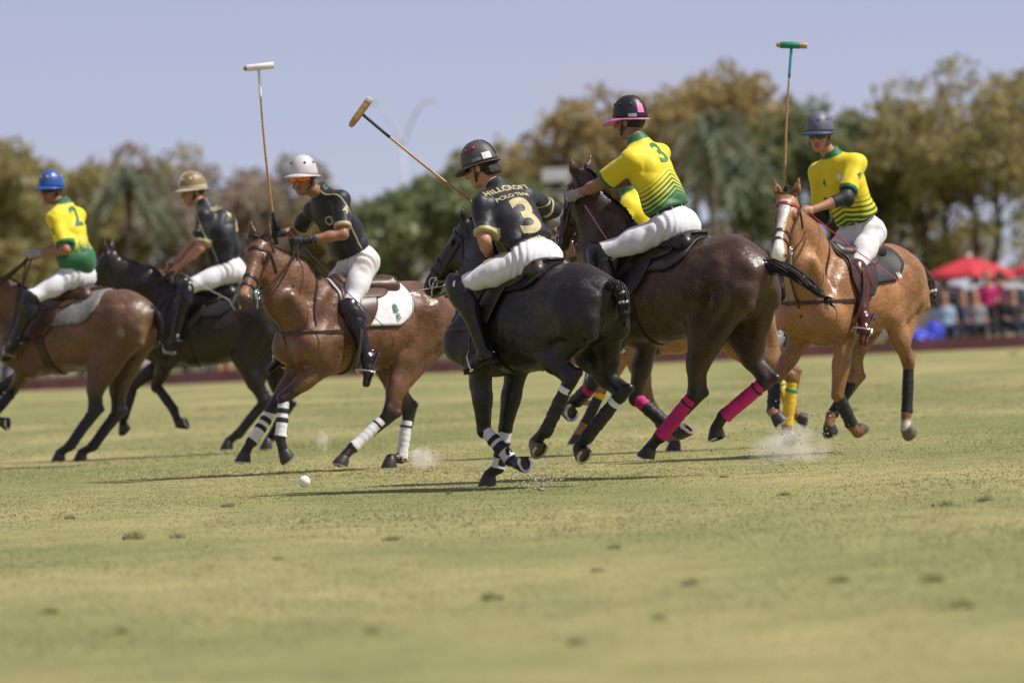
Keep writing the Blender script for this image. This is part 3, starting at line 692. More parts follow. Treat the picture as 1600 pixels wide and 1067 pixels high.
def leg_wrap(H, leg, t0, t1, matl, rad=.049, bands=(), name='leg_wrap', bulge=.004, ends=(1, 1), seed=0):
    J = H['LEG'][leg]; a, b = (J[1], J[2]) if leg[1] == 'F' else (J[2], J[3])
    v = b - a; NP = 22; rs = np.random.RandomState(seed + hash(leg) % 97 if False else seed)
    back = nrm(np.cross([0, 1., 0], -nrm(v))); back = back * (1 if back[0] < 0 else -1)
    pts = []; rr = []
    for i in range(NP):
        t = t0 + (t1 - t0) * i / (NP - 1)
        pts.append(a + v * t + back * .008)
        e = rad * (1 + .10 * sstep(.75, 1.0, t) - .03 * math.sin(t * 9)) + .0016 * math.sin(t * 55) + rs.uniform(-.0008, .0008)
        rr.append(e * (ends[0] if i == 0 else ends[1] if i == NP - 1 else 1))
    mb = MB(); mb.tube(pts, rr, 18, up=(0, 1, 0)); ob = mb.build(name, matl, H['root'], angle=R(50))
    for (bt, bw, bm) in bands:
        mb = MB(); pp = [a + v * (bt + bw * j) + back * .008 for j in (-.5, -.25, .25, .5)]
        mb.tube(pp, [rad * 1.03, rad * 1.09, rad * 1.09, rad * 1.03], 18, up=(0, 1, 0)); mb.build('band', bm, ob, angle=R(50))
    return ob

def boot_guard(H, leg, matl, t=.88, r=.036):
    """hard rounded fetlock guard on the back of a galloping boot"""
    J = H['LEG'][leg]; a, b = (J[1], J[2]) if leg[1] == 'F' else (J[2], J[3])
    v = nrm(b - a); back = nrm(np.cross([0, 1., 0], -v)); back = back * (1 if back[0] < 0 else -1)
    F = Field(b - .14, b + .14, .007); c = a + (b - a) * t + back * .032
    F.ell(c, (.024, .034, .060), .01, np.array([back, [0, 1, 0], nrm(np.cross(back, [0, 1, 0]))]))
    V, Q = F.mesh(1); return mesh_np('fetlock_guard', V, Q, matl, H['root'])

def ring_on(H, c, n, u, out=.22, off=.006, a0=0, a1=360, steps=40):
    """closed or partial loop of points on the body surface round centre c in the plane normal n"""
    n = nrm(n); u = nrm(np.array(u) - n * (np.array(u) @ n)); w = np.cross(n, u); pts = []; nor = []
    for i in range(steps + (0 if a1 - a0 >= 360 else 1)):
        ang = R(a0 + (a1 - a0) * i / steps); d = u * math.cos(ang) + w * math.sin(ang)
        hit, no, fi, dist = H['bvh'].ray_cast(Vector(np.array(c) + d * out), Vector(-d), out)
        q = np.array(hit) if hit is not None else np.array(c) + d * out * .4
        pts.append(q + d * off)
    P = np.array(pts)
    if a1 - a0 >= 360: P = (np.roll(P, 1, 0) + P * 2 + np.roll(P, -1, 0)) / 4
    else: P[1:-1] = (P[:-2] + 2 * P[1:-1] + P[2:]) / 4
    return [Vector(p) for p in P]

def strap_between(H, p0, p1, side, off=.005, steps=14, out=.2):
    """line from p0 to p1 laid onto the body by casting rays from the given side"""
    pts = []; side = nrm(side)
    for i in range(steps + 1):
        c = np.array(p0) + (np.array(p1) - np.array(p0)) * i / steps
        hit = H['bvh'].ray_cast(Vector(c + side * out), Vector(-side), out * 1.6)[0]
        pts.append((np.array(hit) if hit is not None else c) + side * off)
    P = np.array(pts); P[1:-1] = (P[:-2] + 2 * P[1:-1] + P[2:]) / 4
    return [Vector(p) for p in P]

def hang(p0, p1, sag, n=14):
    p0, p1 = Vector(p0), Vector(p1)
    return [p0.lerp(p1, i / n) + Vector((0, 0, -sag * 4 * (i / n) * (1 - i / n))) for i in range(n + 1)]

def tail(H, pts, rads, name='tail', bands=(), tuft=0, seed=3, matl=None):
    """tail built from many strands sweeping along pts"""
    rs = random.Random(seed); mb = MB()
    pts = [Vector(p) for p in pts]
    # smooth path
    def path(t):
        f = t * (len(pts) - 1); i = min(int(f), len(pts) - 2); u = f - i
        p0, p1, p2, p3 = pts[max(i - 1, 0)], pts[i], pts[i + 1], pts[min(i + 2, len(pts) - 1)]
        return .5 * ((2 * p1) + (p2 - p0) * u + (2 * p0 - 5 * p1 + 4 * p2 - p3) * u * u + (3 * p1 - p0 - 3 * p2 + p3) * u ** 3)
    def rad(t):
        f = t * (len(rads) - 1); i = min(int(f), len(rads) - 2); return rads[i] + (rads[i + 1] - rads[i]) * (f - i)
    core = [path(i / 24) for i in range(25)]
    mb.tube(core, [rad(i / 24) * .9 + .0015 * math.sin(i * 2.2) for i in range(25)], 12)
    for s in range(90):
        ph = rs.uniform(0, 6.28); q = []; rr_ = rs.uniform(.75, 1.45) if s > 60 else rs.uniform(.75, 1.12); t1 = rs.uniform(.6, 1.0)
        for i in range(13):
            t = t1 * i / 12; p = path(t); tg = (path(min(t + .02, 1)) - path(max(t - .02, 0))).normalized(); a = tg.orthogonal().normalized(); b = tg.cross(a)
            ang = ph + t * 2.5
            q.append(p + (a * math.cos(ang) + b * math.sin(ang)) * rad(t) * rr_ * (.95 + .1 * rs.random()))
        mb.tube(q, [.0036] * 12 + [.001], 4)
    for s in range(tuft):
        p = path(1); tg = (path(1) - path(.9)).normalized(); d = Vector((rs.uniform(-1, 1), rs.uniform(-1, 1), rs.uniform(-1, 1))) * .6 + tg
        mb.tube([p, p + d * .03, p + d * rs.uniform(.05, .08) + Vector((0, 0, -.01))], [.004, .003, .001], 4)
    o = mb.build(name, matl or M_HAIRBLK, H['root'])
    for (t, w, bm) in bands:
        m2 = MB(); qq = [path(t + w * j) for j in (-.5, 0, .5)]; m2.tube(qq, [rad(t) * 1.16] * 3, 14); m2.build('tail_band', bm, o)
    return o

HSPEC = {
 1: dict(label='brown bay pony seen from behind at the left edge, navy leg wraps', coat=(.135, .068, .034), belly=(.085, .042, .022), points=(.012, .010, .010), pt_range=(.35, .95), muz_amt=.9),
 2: dict(label='near-black pony galloping under the rider in the tan helmet', coat=(.026, .017, .014), points=(.012, .011, .011), girth=.98, flex={'LF': 18}),
 3: dict(label='glossy bay pony turning towards the camera with white leg wraps', coat=(.150, .069, .033), belly=(.14, .069, .036), points=(.014, .011, .010), pt_range=(.55, 1.0), muz_amt=.75, muz_col=(.05, .028, .018), snip=1, ear=-.1),
 4: dict(label='black pony seen from behind, its tail tied up with white tape', coat=(.0095, .0078, .0078), points=(.008, .007, .007), pale=('LH',), pt_amt=.6, flex={'LH': 8, 'RH': 14}),
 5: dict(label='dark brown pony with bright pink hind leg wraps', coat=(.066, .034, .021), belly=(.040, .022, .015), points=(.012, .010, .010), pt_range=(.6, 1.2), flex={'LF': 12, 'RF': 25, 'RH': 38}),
 6: dict(label='chestnut pony with a white blaze facing the camera', coat=(.315, .150, .058), belly=(.30, .15, .064), points=(.24, .10, .035), pt_range=(.6, 1.3), pt_amt=.7, blaze=1, flex={'LF': 20, 'RF': 30, 'RH': 40, 'LH': 30}, socks={'LH': 2.25}, muz_amt=.55, muz_col=(.30, .17, .12), mane=(.25, .11, .04), pale=('LH', 'LF')),
 7: dict(label='light chestnut pony mostly hidden, with yellow wraps on its hind legs', coat=(.33, .165, .065), points=(.20, .10, .045), pt_range=(.6, 1.4), pt_amt=.6, socks={'LH': 2.0}, mane=(.2, .1, .04)),
}
for kk in HSPEC: build_horse(kk, HSPEC[kk])

# ------------------------------------------------------------------ riders
def attr_mat(name, build, rough=.6, spec=.4, sheen=.1, bump=(28, .25, .01)):
    m = bpy.data.materials.new(name); m.use_nodes = True; nt = m.node_tree
    b = nt.nodes['Principled BSDF']; b.inputs['Roughness'].default_value = rough; b.inputs['Specular IOR Level'].default_value = spec; b.inputs['Sheen Weight'].default_value = sheen
    N, L = nt.nodes, nt.links
    def at(n):
        a = N.new('ShaderNodeAttribute'); a.attribute_name = n; return a.outputs['Fac']
    def mth(op, x, y=None, z=None):
        n = N.new('ShaderNodeMath'); n.operation = op
        for i, v in enumerate((x, y, z)):
            if v is None: continue
            if isinstance(v, (int, float)): n.inputs[i].default_value = v
            else: L.new(v, n.inputs[i])
        return n.outputs[0]
    def mix(f, c1, c2):
        n = N.new('ShaderNodeMixRGB')
        if isinstance(f, (int, float)): n.inputs[0].default_value = f
        else: L.new(f, n.inputs[0])
        for i, c in ((1, c1), (2, c2)):
            if isinstance(c, tuple): n.inputs[i].default_value = (*c, 1)
            else: L.new(c, n.inputs[i])
        return n.outputs[0]
    def step(x, e, soft=.004):
        n = N.new('ShaderNodeMapRange'); n.inputs['From Min'].default_value = e - soft; n.inputs['From Max'].default_value = e + soft; L.new(x, n.inputs['Value']); return n.outputs[0]
    tc = N.new('ShaderNodeTexCoord')
    def noi(scale, det=4):
        n = N.new('ShaderNodeTexNoise'); n.inputs['Scale'].default_value = scale; n.inputs['Detail'].default_value = det; L.new(tc.outputs['Object'], n.inputs['Vector']); return n.outputs['Fac']
    col = build(at, mth, mix, step, noi)
    L.new(col, b.inputs['Base Color'])
    bp = N.new('ShaderNodeBump'); bp.inputs['Strength'].default_value = bump[1]; bp.inputs['Distance'].default_value = bump[2]
    L.new(noi(bump[0], 4), bp.inputs['Height'])
    bp2 = N.new('ShaderNodeBump'); bp2.inputs['Strength'].default_value = .12; bp2.inputs['Distance'].default_value = .002
    L.new(noi(420, 2), bp2.inputs['Height']); L.new(bp.outputs[0], bp2.inputs['Normal']); L.new(bp2.outputs[0], b.inputs['Normal'])
    return m

def skin_mat(name, col):
    def f(at, mth, mix, step, noi):
        c = mix(mth('MULTIPLY', noi(30), .35), col, (col[0] * 1.1, col[1] * .72, col[2] * .62))
        return mix(at('lip'), c, (col[0] * .75, col[1] * .42, col[2] * .40))
    m = attr_mat(name, f, .5, .4, .05, (60, .15, .003))
    b = m.node_tree.nodes['Principled BSDF']; b.inputs['Subsurface Weight'].default_value = .08; b.inputs['Subsurface Radius'].default_value = (.01, .004, .002); b.inputs['Subsurface Scale'].default_value = .5
    return m

def yellow_jersey(name, hi, lo, k=.9, n=20, fine=False):
    Y, G = (.74, .61, .014), (.022, .135, .050)
    def f(at, mth, mix, step, noi):
        v = mth('ADD', at('u'), mth('MULTIPLY', mth('ABSOLUTE', at('w')), k))
        if fine: v = mth('ADD', v, mth('MULTIPLY', mth('SUBTRACT', noi(26, 2), .5), .22))
        saw = mth('FRACT', mth('MULTIPLY', v, n))
        duty = mth('DIVIDE', mth('SUBTRACT', hi, v), hi - lo)
        g = mth('GREATER_THAN', duty, saw)
        c = mix(mth('MULTIPLY', noi(7), .25), Y, (.68, .52, .010))
        c = mix(g, c, G)
        c = mix(step(at('sl'), .90, .01), c, G)          # cuff
        c = mix(step(at('cl'), .012, .004), c, G)        # collar
        return c
    return attr_mat(name, f, .55, .35, .15, (16, .30, .015))

def black_jersey(name):
    B = (.011, .0125, .018)
    def f(at, mth, mix, step, noi):
        c = mix(step(noi(14, 3), .55, .05), B, (.021, .023, .030))
        gold = (.48, .41, .20)
        c = mix(step(at('sl'), .90, .012), c, gold)
        a = mth('ABSOLUTE', mth('SUBTRACT', at('sd'), .5)); line = mth('LESS_THAN', a, .045)
        c = mix(mth('MULTIPLY', line, step(at('u'), .16, .02)), c, gold)
        return c
    return attr_mat(name, f, .50, .4, .05, (9, .35, .02))

def breeches_mat(name, dirt=0.0):
    def f(at, mth, mix, step, noi):
        c = mix(mth('MULTIPLY', noi(9), .3), (.70, .70, .725), (.56, .56, .59))
        return mix(mth('MULTIPLY', step(noi(5, 5), .60, .08), dirt), c, (.42, .34, .26))
    return attr_mat(name, f, .75, .3, .2, (14, .35, .015))

M_BREECH = breeches_mat('white_breeches'); M_BREECHD = breeches_mat('soiled_white_breeches', .55)
M_JY5 = yellow_jersey('yellow_green_chevron_jersey', .66, .30, .75, 19)
M_JY6 = yellow_jersey('yellow_green_striped_jersey', .58, .12, .55, 15)
M_JY1 = yellow_jersey('yellow_green_faded_jersey', .50, .30, .0, 30, True)
M_JY7 = yellow_jersey('yellow_team_jersey', .12, .05, .2, 14)
M_JB = black_jersey('black_satin_jersey')
M_SKIN = skin_mat('skin', (.44, .235, .15)); M_SKIN2 = skin_mat('tanned_skin', (.30, .15, .088))
M_HAIR = mat('dark_hair', (.018, .012, .009), .5, noise=(60, .5), bump=(90, .9, .015))
M_BOOTB = mat('black_boot_leather', (.012, .012, .014), .28, noise=(10, .3), bump=(30, .2, .006))
M_BOOTBR = mat('burgundy_boot_leather', (.085, .018, .014), .25, noise=(10, .35), bump=(30, .2, .006))
M_SOLEB = mat('boot_sole', (.01, .01, .01), .7)
M_GLOVEB = mat('black_glove', (.016, .016, .018), .6, noise=(40, .3), bump=(120, .3, .003))
M_GLOVEG = mat('grey_glove', (.34, .33, .32), .7, noise=(40, .3), bump=(120, .3, .003))
M_GOLD = mat('gold_print', (.50, .43, .22), .6, noise=(60, .12))
M_GREENP = mat('green_print', (.03, .16, .075), .6)
M_WHITEP = mat('white_print', (.75, .75, .75), .6)
M_BLUEP = mat('blue_print', (.05, .12, .35), .6)
M_DARKP = mat('dark_print', (.02, .03, .03), .6)
M_CANE = mat('cane', (.42, .225, .075), .42, noise=(25, .3), bump=(50, .2, .003))
M_MALLETW = mat('mallet_wood', (.47, .30, .12), .45, noise=(18, .3))
M_WHITEPAINT = mat('white_paint', (.78, .78, .76), .45, noise=(18, .12))
M_GREENT = mat('green_tape', (.01, .21, .10), .5); M_TEALT = mat('teal_tape', (.02, .25, .33), .5)
M_GRIP = mat('grip_tape', (.014, .014, .014), .7, bump=(90, .5, .004))
M_PINK = mat('pink_plastic', (.70, .22, .50), .4, noise=(14, .15))
M_PINKW = mat('pink_whip', (.62, .20, .28), .5); M_REDW = mat('red_whip', (.42, .02, .04), .5); M_GREYW = mat('grey_whip', (.42, .41, .40), .5)

RIDERS = {}
def hand_prims(F, ha, d, m, g, k=.006, inf=0.0):
    W = ha - d * .072
    F.cone(W, ha - d * .015, .027 + inf, .034 + inf, .015, (m, .72))
    F.ell(ha - d * .005, (.040 + inf, .020 + inf, .041 + inf), .012, np.array([d, m, g]))
    for i, ln in enumerate((.92, 1.0, .95, .80)):
        K = ha + d * .028 - m * .010 + g * (.029 - .0195 * i)
        p1 = K + (d * .034 + m * .008) * ln; p2 = p1 + (m * .027 - d * .006) * ln; p3 = p2 + (-d * .026 + m * .001) * ln
        F.chain([K - d * .012, K, p1, p2, p3], [.0095 + inf, .0105 + inf, .0095 + inf, .0088 + inf, .0076 + inf], k)
    F.chain([ha - d * .035 + g * .022 + m * .012, ha - d * .004 + g * .040 + m * .024, ha + d * .024 + g * .036 + m * .032], [.0135 + inf, .0115 + inf, .009 + inf], k)

def build_rider(key, S):
    ps = RIDER_POSE[key]
    root = empty('person', ps['root'], R(ps['th'] + 180))
    tag(root, S['label'], 'person', 'polo players')
    J = {n: np.array(v) for n, v in ps['J'].items()}
    pel, nk, hc = J['pelvis'], J['neck'], J['head']
    _m = (J['shL'] + J['shR']) / 2
    for _n in ('shL', 'shR'): J[_n] = _m + (J[_n] - _m) * .93 - nrm(nk - pel) * .035
    s = nrm(nk - pel); ld = nrm(J['shL'] - J['shR']); fr = np.cross(ld, s); SL = np.linalg.norm(nk - pel)
    yw, pt = R(ps['yaw']), R(ps['pit'])
    hf = np.array([math.cos(yw) * math.cos(pt), math.sin(yw) * math.cos(pt), math.sin(pt)]); hl = nrm(np.cross([0, 0, 1.], hf)); hu = np.cross(hf, hl)
    HA = np.array([hf, hl, hu])
    pts = np.array(list(J.values()))
    lo, hi = pts.min(0) - .2, pts.max(0) + .26
    # ---- body: one continuous figure
    F = Field(lo, hi, .0068)
    F.ell(hc + hu * .030 - hf * .008, (.099, .078, .108), .02, HA)
    F.ell(hc + hf * .022 - hu * .058, (.072, .060, .070), .03, HA)
    F.ell(hc + hf * .070 - hu * .100, (.026, .028, .022), .025, HA)
    F.cone(hc + hf * .088 + hu * .014, hc + hf * .113 - hu * .030, .011, .0155, .012)
    F.ell(hc + hf * .098 - hu * .036, (.014, .019, .010), .010, HA)
    F.ell(hc + hf * .084 - hu * .064, (.013, .026, .007), .006, HA); F.ell(hc + hf * .081 - hu * .077, (.013, .023, .008), .006, HA)
    F.cone(hc + hf * .084 + hu * .026 + hl * .038, hc + hf * .084 + hu * .026 - hl * .038, .013, .013, .015)
    for sg in (-1, 1):
        F.ell(hc + hf * .060 - hu * .024 + hl * sg * .045, (.028, .022, .026), .02, HA)
        F.ell(hc + hf * .080 + hu * .006 + hl * sg * .031, (.016, .017, .011), .008, HA, sub=True)
        F.ell(hc + hf * .072 + hu * .006 + hl * sg * .031, (.014, .014, .012), .003, HA)
        F.ell(hc - hf * .008 - hu * .010 + hl * sg * .080, (.020, .010, .031), .008, HA)
    F.cone(nk - s * .02, hc - hu * .055 - hf * .012, .054, .054, .02)
    F.ell(pel + s * .36, (.085, .130, .17), .04, np.array([fr, ld, s])); F.ell(pel + s * .10, (.085, .120, .17), .05, np.array([fr, ld, s]))
    F.cone(J['shL'] - ld * .03, J['shR'] + ld * .03, .042, .042, .03); F.cone(nk - s * .10, nk, .05, .052, .03)
    for sd in 'LR':
        sg = 1 if sd == 'L' else -1
        sh, el, ha = J['sh' + sd], J['el' + sd], J['ha' + sd]
        d = nrm(ha - el)
        F.cone(sh, el, .046, .041, .03)
        wr = ha - d * .072
        F.cone(el, el + (wr - el) * .4, .042, .041, .02); F.cone(el + (wr - el) * .35, wr, .041, .0265, .02)
        g = np.array([0, 0, 1.]) if sd + 'g' not in S else nrm(S[sd + 'g']); g = nrm(g - d * (g @ d)); m = np.cross(d, g) * 1.0
        if m @ (np.array([0, -sg, 0])) < 0: m = -m
        hand_prims(F, ha, d, m, g)
        J['hand' + sd] = (ha, d, m, g)
        hp, kn, an, to = J['hip' + sd], J['kn' + sd], J['an' + sd], J['to' + sd]
        F.cone(hp, kn, .085, .055, .04); F.cone(kn, an, .052, .036, .03); F.cone(an, an * .4 + to * .6 + np.array([0, 0, -.025]), .032, .016, .02)
    V, Q = F.mesh(1)
    lip = (1 - sstep(.010, .018, np.linalg.norm((V - (hc + hf * .088 - hu * .070)) / np.array([1, 1, 1]) , axis=1) * np.where(np.abs((V - hc) @ hl) < .03, .62, 1)))
    mesh_np('body', V, Q, S.get('skin', M_SKIN), root, attrs={'lip': lip})
    # ---- jersey
    FJ = Field(np.minimum(np.array([J[n] for n in ('pelvis', 'neck', 'shL', 'shR', 'elL', 'elR')]).min(0), pel) - .28, np.array([J[n] for n in ('pelvis', 'neck', 'shL', 'shR', 'elL', 'elR')]).max(0) + .28, .0085)
    TA = np.array([fr, ld, s])
    FJ.ell(pel + s * (.64 * SL), (.130, .180, .205), .05, TA)
    FJ.ell(pel + s * (.28 * SL) + fr * .005, (.130, .168, .23), .07, TA)
    FJ.cone(J['shL'] - ld * .02, J['shR'] + ld * .02, .064, .064, .05)
    for _n in ('shL', 'shR'): FJ.cone(nk - s * .02, J[_n] - s * -.005, .060, .055, .04)
    FJ.cone(nk - s * .06, nk + s * .09, .085, .060, .035)
    for bl in S.get('billow', ()):
        FJ.ell(pel + s * bl[0] * SL + fr * bl[1] + ld * bl[2], bl[3], .07, TA)
    slv = S.get('sleeve', .80)
    for sd in 'LR':
        sh, el = J['sh' + sd], J['el' + sd]; v = el - sh
        FJ.cone(sh, sh + v * (slv + .25), .062, .068, .04, cap=(sh + v * slv, v))
    def folds(X, Y, Z):
        u = (X - pel[0]) * s[0] + (Y - pel[1]) * s[1] + (Z - pel[2]) * s[2]; w = (X - pel[0]) * ld[0] + (Y - pel[1]) * ld[1] + (Z - pel[2]) * ld[2]
        q = (X - pel[0]) * fr[0] + (Y - pel[1]) * fr[1] + (Z - pel[2]) * fr[2]
        o = key * 1.7
        e = 0
        rs = np.random.RandomState(key)
        for i, (a_, b_, c_, f_) in enumerate(((1.0, .75, .2, 30), (1.0, -.8, .3, 36), (.9, .25, -.7, 27), (.5, 1.0, .6, 46))):
            m_ = math.sqrt(a_ * a_ + b_ * b_ + c_ * c_); o_ = rs.uniform(0, 6)
            ph = (u * a_ + w * b_ + q * c_) / m_ * f_ + 1.6 * np.sin((u * b_ - w * a_) / m_ * 9 + o_) + o_
            msk = np.clip(.25 + .9 * np.sin(u * (7 + 3 * i) + o_ * 2) * np.sin(w * (9 - i) + q * 8 + o_), 0, 1)
            e = e + (1.0 - 2.2 * np.abs(np.sin(ph * .5)) ** .8) * msk
        return e * (.0064 + .0050 * np.exp(-((u - .10) / .11) ** 2))
        e = np.sin(u * 34 + w * 26 + q * 14 + o) * .5 + np.sin(u * 52 - w * 31 + q * 20 + o * 2 + 1.5 * np.sin(u * 14 + o)) * .5 + np.sin(u * 18 + w * 44 - q * 33 + 2 * np.sin(w * 11 + o)) * .5
        amp = .0042 + .0050 * np.exp(-((u - .10) / .10) ** 2)
        return e * amp
    FJ.warp(folds)
    hem = S.get('hem', .085)
    FJ.cut(pel + s * hem + fr * 0, -s + fr * S.get('hemtilt', 0)); FJ.cut(nk + s * .060 - nrm(hc - nk) * 0, nrm(s * .8 + nrm(hc - nk) * .6))
    V, Q = FJ.mesh(1)
    u = ((V - pel) @ s) / SL; w = (V - pel) @ ld; q_ = (V - pel) @ fr; sl = np.zeros(len(V))
    for sd in 'LR':
        sh, el = J['sh' + sd], J['el' + sd]; v = (el - sh) * slv; L2 = v @ v
        t = ((V - sh) @ v) / L2; dd = np.linalg.norm((V - sh) - np.clip(t, 0, 1)[:, None] * v, axis=1)
        side = np.abs((V - sh) @ ld) ; on = (dd < .11) & (t > .5)
        sl = np.maximum(sl, np.where(on, t, 0))
        u = np.where(on, np.maximum(u, .62), u)
    sdv = sstep(-.11, .03, -q_) * 1.0 + 0 * w       # front to back coordinate for the side piping
    cl = np.where((np.linalg.norm((V - nk) - ((V - nk) @ s)[:, None] * s, axis=1) < .10) & ((V - nk) @ s > -.05), ((V - nk) @ s), -1.0)
    jer = mesh_np('jersey', V, Q, S['jersey'], root, attrs={'u': u, 'w': w, 'sl': sl, 'sd': sdv, 'cl': cl})
    bj = BVHTree.FromPolygons([Vector(x) for x in V], [tuple(x) for x in Q])
    # ---- breeches
    FB = Field(np.array([J[n] for n in ('pelvis', 'knL', 'knR')]).min(0) - .24, np.array([J[n] for n in ('pelvis', 'knL', 'knR')]).max(0) + .24, .0085)
    FB.ell(pel + s * .02, (.116, .160, .130), .05, np.array([fr, ld, s]))
    FB.ell(pel - fr * .045 - s * .03, (.092, .148, .105), .05, np.array([fr, ld, s]))
    for sd in 'LR':
        hp, kn, an = J['hip' + sd], J['kn' + sd], J['an' + sd]
        FB.cone(hp, hp + (kn - hp) * .5, .100, .082, .05); FB.cone(hp + (kn - hp) * .45, kn, .083, .060, .04); FB.cone(kn, kn + (an - kn) * .10, .066, .058, .03)
    def folds2(X, Y, Z):
        e = 0
        for sd, sg in (('L', 1), ('R', -1)):
            hp, kn = J['hip' + sd], J['kn' + sd]; v = kn - hp; L2 = v @ v
            t = ((X - hp[0]) * v[0] + (Y - hp[1]) * v[1] + (Z - hp[2]) * v[2]) / L2; m_ = (Y * sg > -.01)
            cr = np.sin(X * 11 + key) * 2 + np.sin(Z * 17 + Y * 13) * 1.6
            f1 = 1 - 2.1 * np.abs(np.sin(t * 13 + cr * .7)); f2 = 1 - 2.1 * np.abs(np.sin(t * 19 - cr + Y * 20)); f3 = 1 - 2.1 * np.abs(np.sin((X + Z) * 15 + t * 6 + cr * .5))
            e = e + m_ * (f1 * .0066 * np.exp(-((t - .98) / .20) ** 2) + f2 * .0072 * np.exp(-((t - .06) / .20) ** 2) + f3 * .0030)
        return e
        e = np.sin(X * 40 + Z * 55 + Y * 22 + key) * .5 + np.sin(X * 70 - Z * 38 + Y * 31 + 2 * np.sin(Z * 15 + key)) * .5
        return e * .0030
    FB.warp(folds2)
    FB.cut(pel + s * .128, s)
    V, Q = FB.mesh(1); mesh_np('breeches', V, Q, S.get('breeches', M_BREECH), root)
    bb = BVHTree.FromPolygons([Vector(x) for x in V], [tuple(x) for x in Q])
    # ---- belt, showing below the shirt
    if S.get('belt'):
        pl = []; c = pel + s * .106
        for i in range(36):
            a = 2 * math.pi * i / 36; dd = fr * math.cos(a) + ld * math.sin(a)
            hit = bb.ray_cast(Vector(c + dd * .4), Vector(-dd), .4)[0]
            pl.append(Vector((np.array(hit) if hit is not None else c + dd * .15) + dd * .004))
        mb = MB(); mb.loop(pl, .004, flat=(.036, .006), up=tuple(s)); be = mb.build('belt', S['belt'], root, angle=R(40))
        mb = MB()
        for i in (2, 9, 14, 20, 27, 33):
            p = pl[i]; out = (p - Vector(c)).normalized(); mb.tube([p + out * .005 - Vector(s) * .026, p + out * .005 + Vector(s) * .026], .004, flat=(.012, .004), up=tuple(np.cross(s, np.array(out))))
        mb.build('belt_loop', S.get('breeches', M_BREECH), be)
    # ---- boots and knee guards
    bm = S.get('boot', M_BOOTB)
    for sd in 'LR':
        kn, an, to = J['kn' + sd], J['an' + sd], J['to' + sd]; hp = J['hip' + sd]
        v = an - kn; fd = nrm(to - an); cal = -nrm(fd - nrm(v) * (fd @ nrm(v)))
        FO = Field(np.minimum(np.minimum(kn, an), to) - .16, np.maximum(np.maximum(kn, an), to) + .16, .0075)
        top = kn + v * .06
        FO.cone(kn - v * .1, kn + v * .35 + cal * .012, .066, .064, .03, cap=(top, -v)); FO.cone(kn + v * .32 + cal * .012, an, .064, .042, .04)
        up = -nrm(v - fd * (v @ fd))
        FO.cone(an + up * -.0, an + fd * .10 - up * .022, .044, .040, .03); FO.cone(an + fd * .09 - up * .026, to - up * .022, .040, .029, .02, (up, .8))
        FO.cone(an - fd * .035 - up * .035, an - up * .02, .034, .038, .03)
        FO.warp(lambda X, Y, Z: .0022 * np.sin((Z - an[2]) * 95 + X * 20) * np.exp(-((Z - an[2] - .03) / .07) ** 2))
        V, Q = FO.mesh(1); bo = mesh_np('boot', V, Q, bm, root)
        mb = MB(); sp = [an - fd * .060 - up * .068, an - fd * .01 - up * .066, an + fd * .05 - up * .050, an + fd * .12 - up * .052, to - up * .046 + fd * .012]
        wd = np.cross(fd, up); mb.tube(sp, .01, flat=(.068, .012), up=tuple(wd)); mb.build('sole', M_SOLEB, bo, angle=R(40))
        mb = MB(); mb.box(an - fd * .045 - up * .078, (.045, .05, .022), Matrix((fd, wd, up)).transposed()); mb.build('heel', M_SOLEB, bo, smooth=False)
        # spur
        mb = MB(); mb.tube([an + wd * .045 - up * .03 + fd * .02, an - fd * .055 - up * .022, an - wd * .045 - up * .03 + fd * .02], .004, 6); mb.tube([an - fd * .055 - up * .022, an - fd * .085 - up * .03], .004, 6); mb.build('spur', M_STEEL, bo)
        # knee guard
        FK = Field(kn - .22, kn + .22, .008); kf = nrm(fd * .6 - cal * .6 + nrm(kn - hp) * .45); kd = nrm(v - kf * (v @ kf)); kw = np.cross(kf, kd)
        FK.ell(kn + kf * .030 + kd * .045, (.072, .080, .145), .02, np.array([kf, kw, kd])); FK.ell(kn + kf * .046 + kd * -.01, (.052, .056, .062), .012, np.array([kf, kw, kd])); FK.ell(kn + kf * .046 + kd * .085, (.046, .056, .042), .008, np.array([kf, kw, kd]))
        tn = nrm(hp - kn); FK.cone(kn + tn * .10, kn, .068, .074, .01, cap=(kn + tn * .035, tn)); FK.cone(kn, kn + v * .26, .074, .070, .02)
        V, Q = FK.mesh(1); kg = mesh_np('knee_guard', V, Q, bm, root)
        mb = MB()
        for t_ in (.12, .30):
            c = kn + v * t_; rg = [Vector(c + (kf * math.cos(a) + kw * math.sin(a)) * (.084 if t_ < .2 else .074)) for a in np.linspace(0, 2 * math.pi, 20)[:-1]]
            mb.loop(rg, .003, flat=(.022, .005), up=tuple(kd))
        mb.build('strap', bm, kg, angle=R(40))
    # ---- helmet
    HC = hc + hu * .064 - hf * .008
    NA, NR = 40, 12
    def hp_(a, e, grow=0):
        # a around (0 = front), e elevation 0..pi/2
        rf, rl, ru = .128 + grow, .106 + grow, .116 + grow
        c = math.cos(e) ** .82
        return HC + hf * (rf * c * math.cos(a)) + hl * (rl * c * math.sin(a)) + hu * (ru * math.sin(e) - (.030 + .018 * (1 - math.cos(a)) / 2) * (1 - math.sin(e)))
    vs = []; fs = []
    for i in range(NR):
        for j in range(NA): vs.append(hp_(2 * math.pi * j / NA, (math.pi / 2) * i / NR))
    vs.append(HC + hu * .116)
    for i in range(NR - 1):
        for j in range(NA): fs.append((i * NA + j, i * NA + (j + 1) % NA, (i + 1) * NA + (j + 1) % NA, (i + 1) * NA + j))
    for j in range(NA): fs.append(((NR - 1) * NA + j, (NR - 1) * NA + (j + 1) % NA, NR * NA))
    mb = MB(); mb.add(vs, fs); he = mb.build('helmet', S['helmet'], root)
    md = he.modifiers.new('t', 'SOLIDIFY'); md.thickness = .012; md.offset = -1
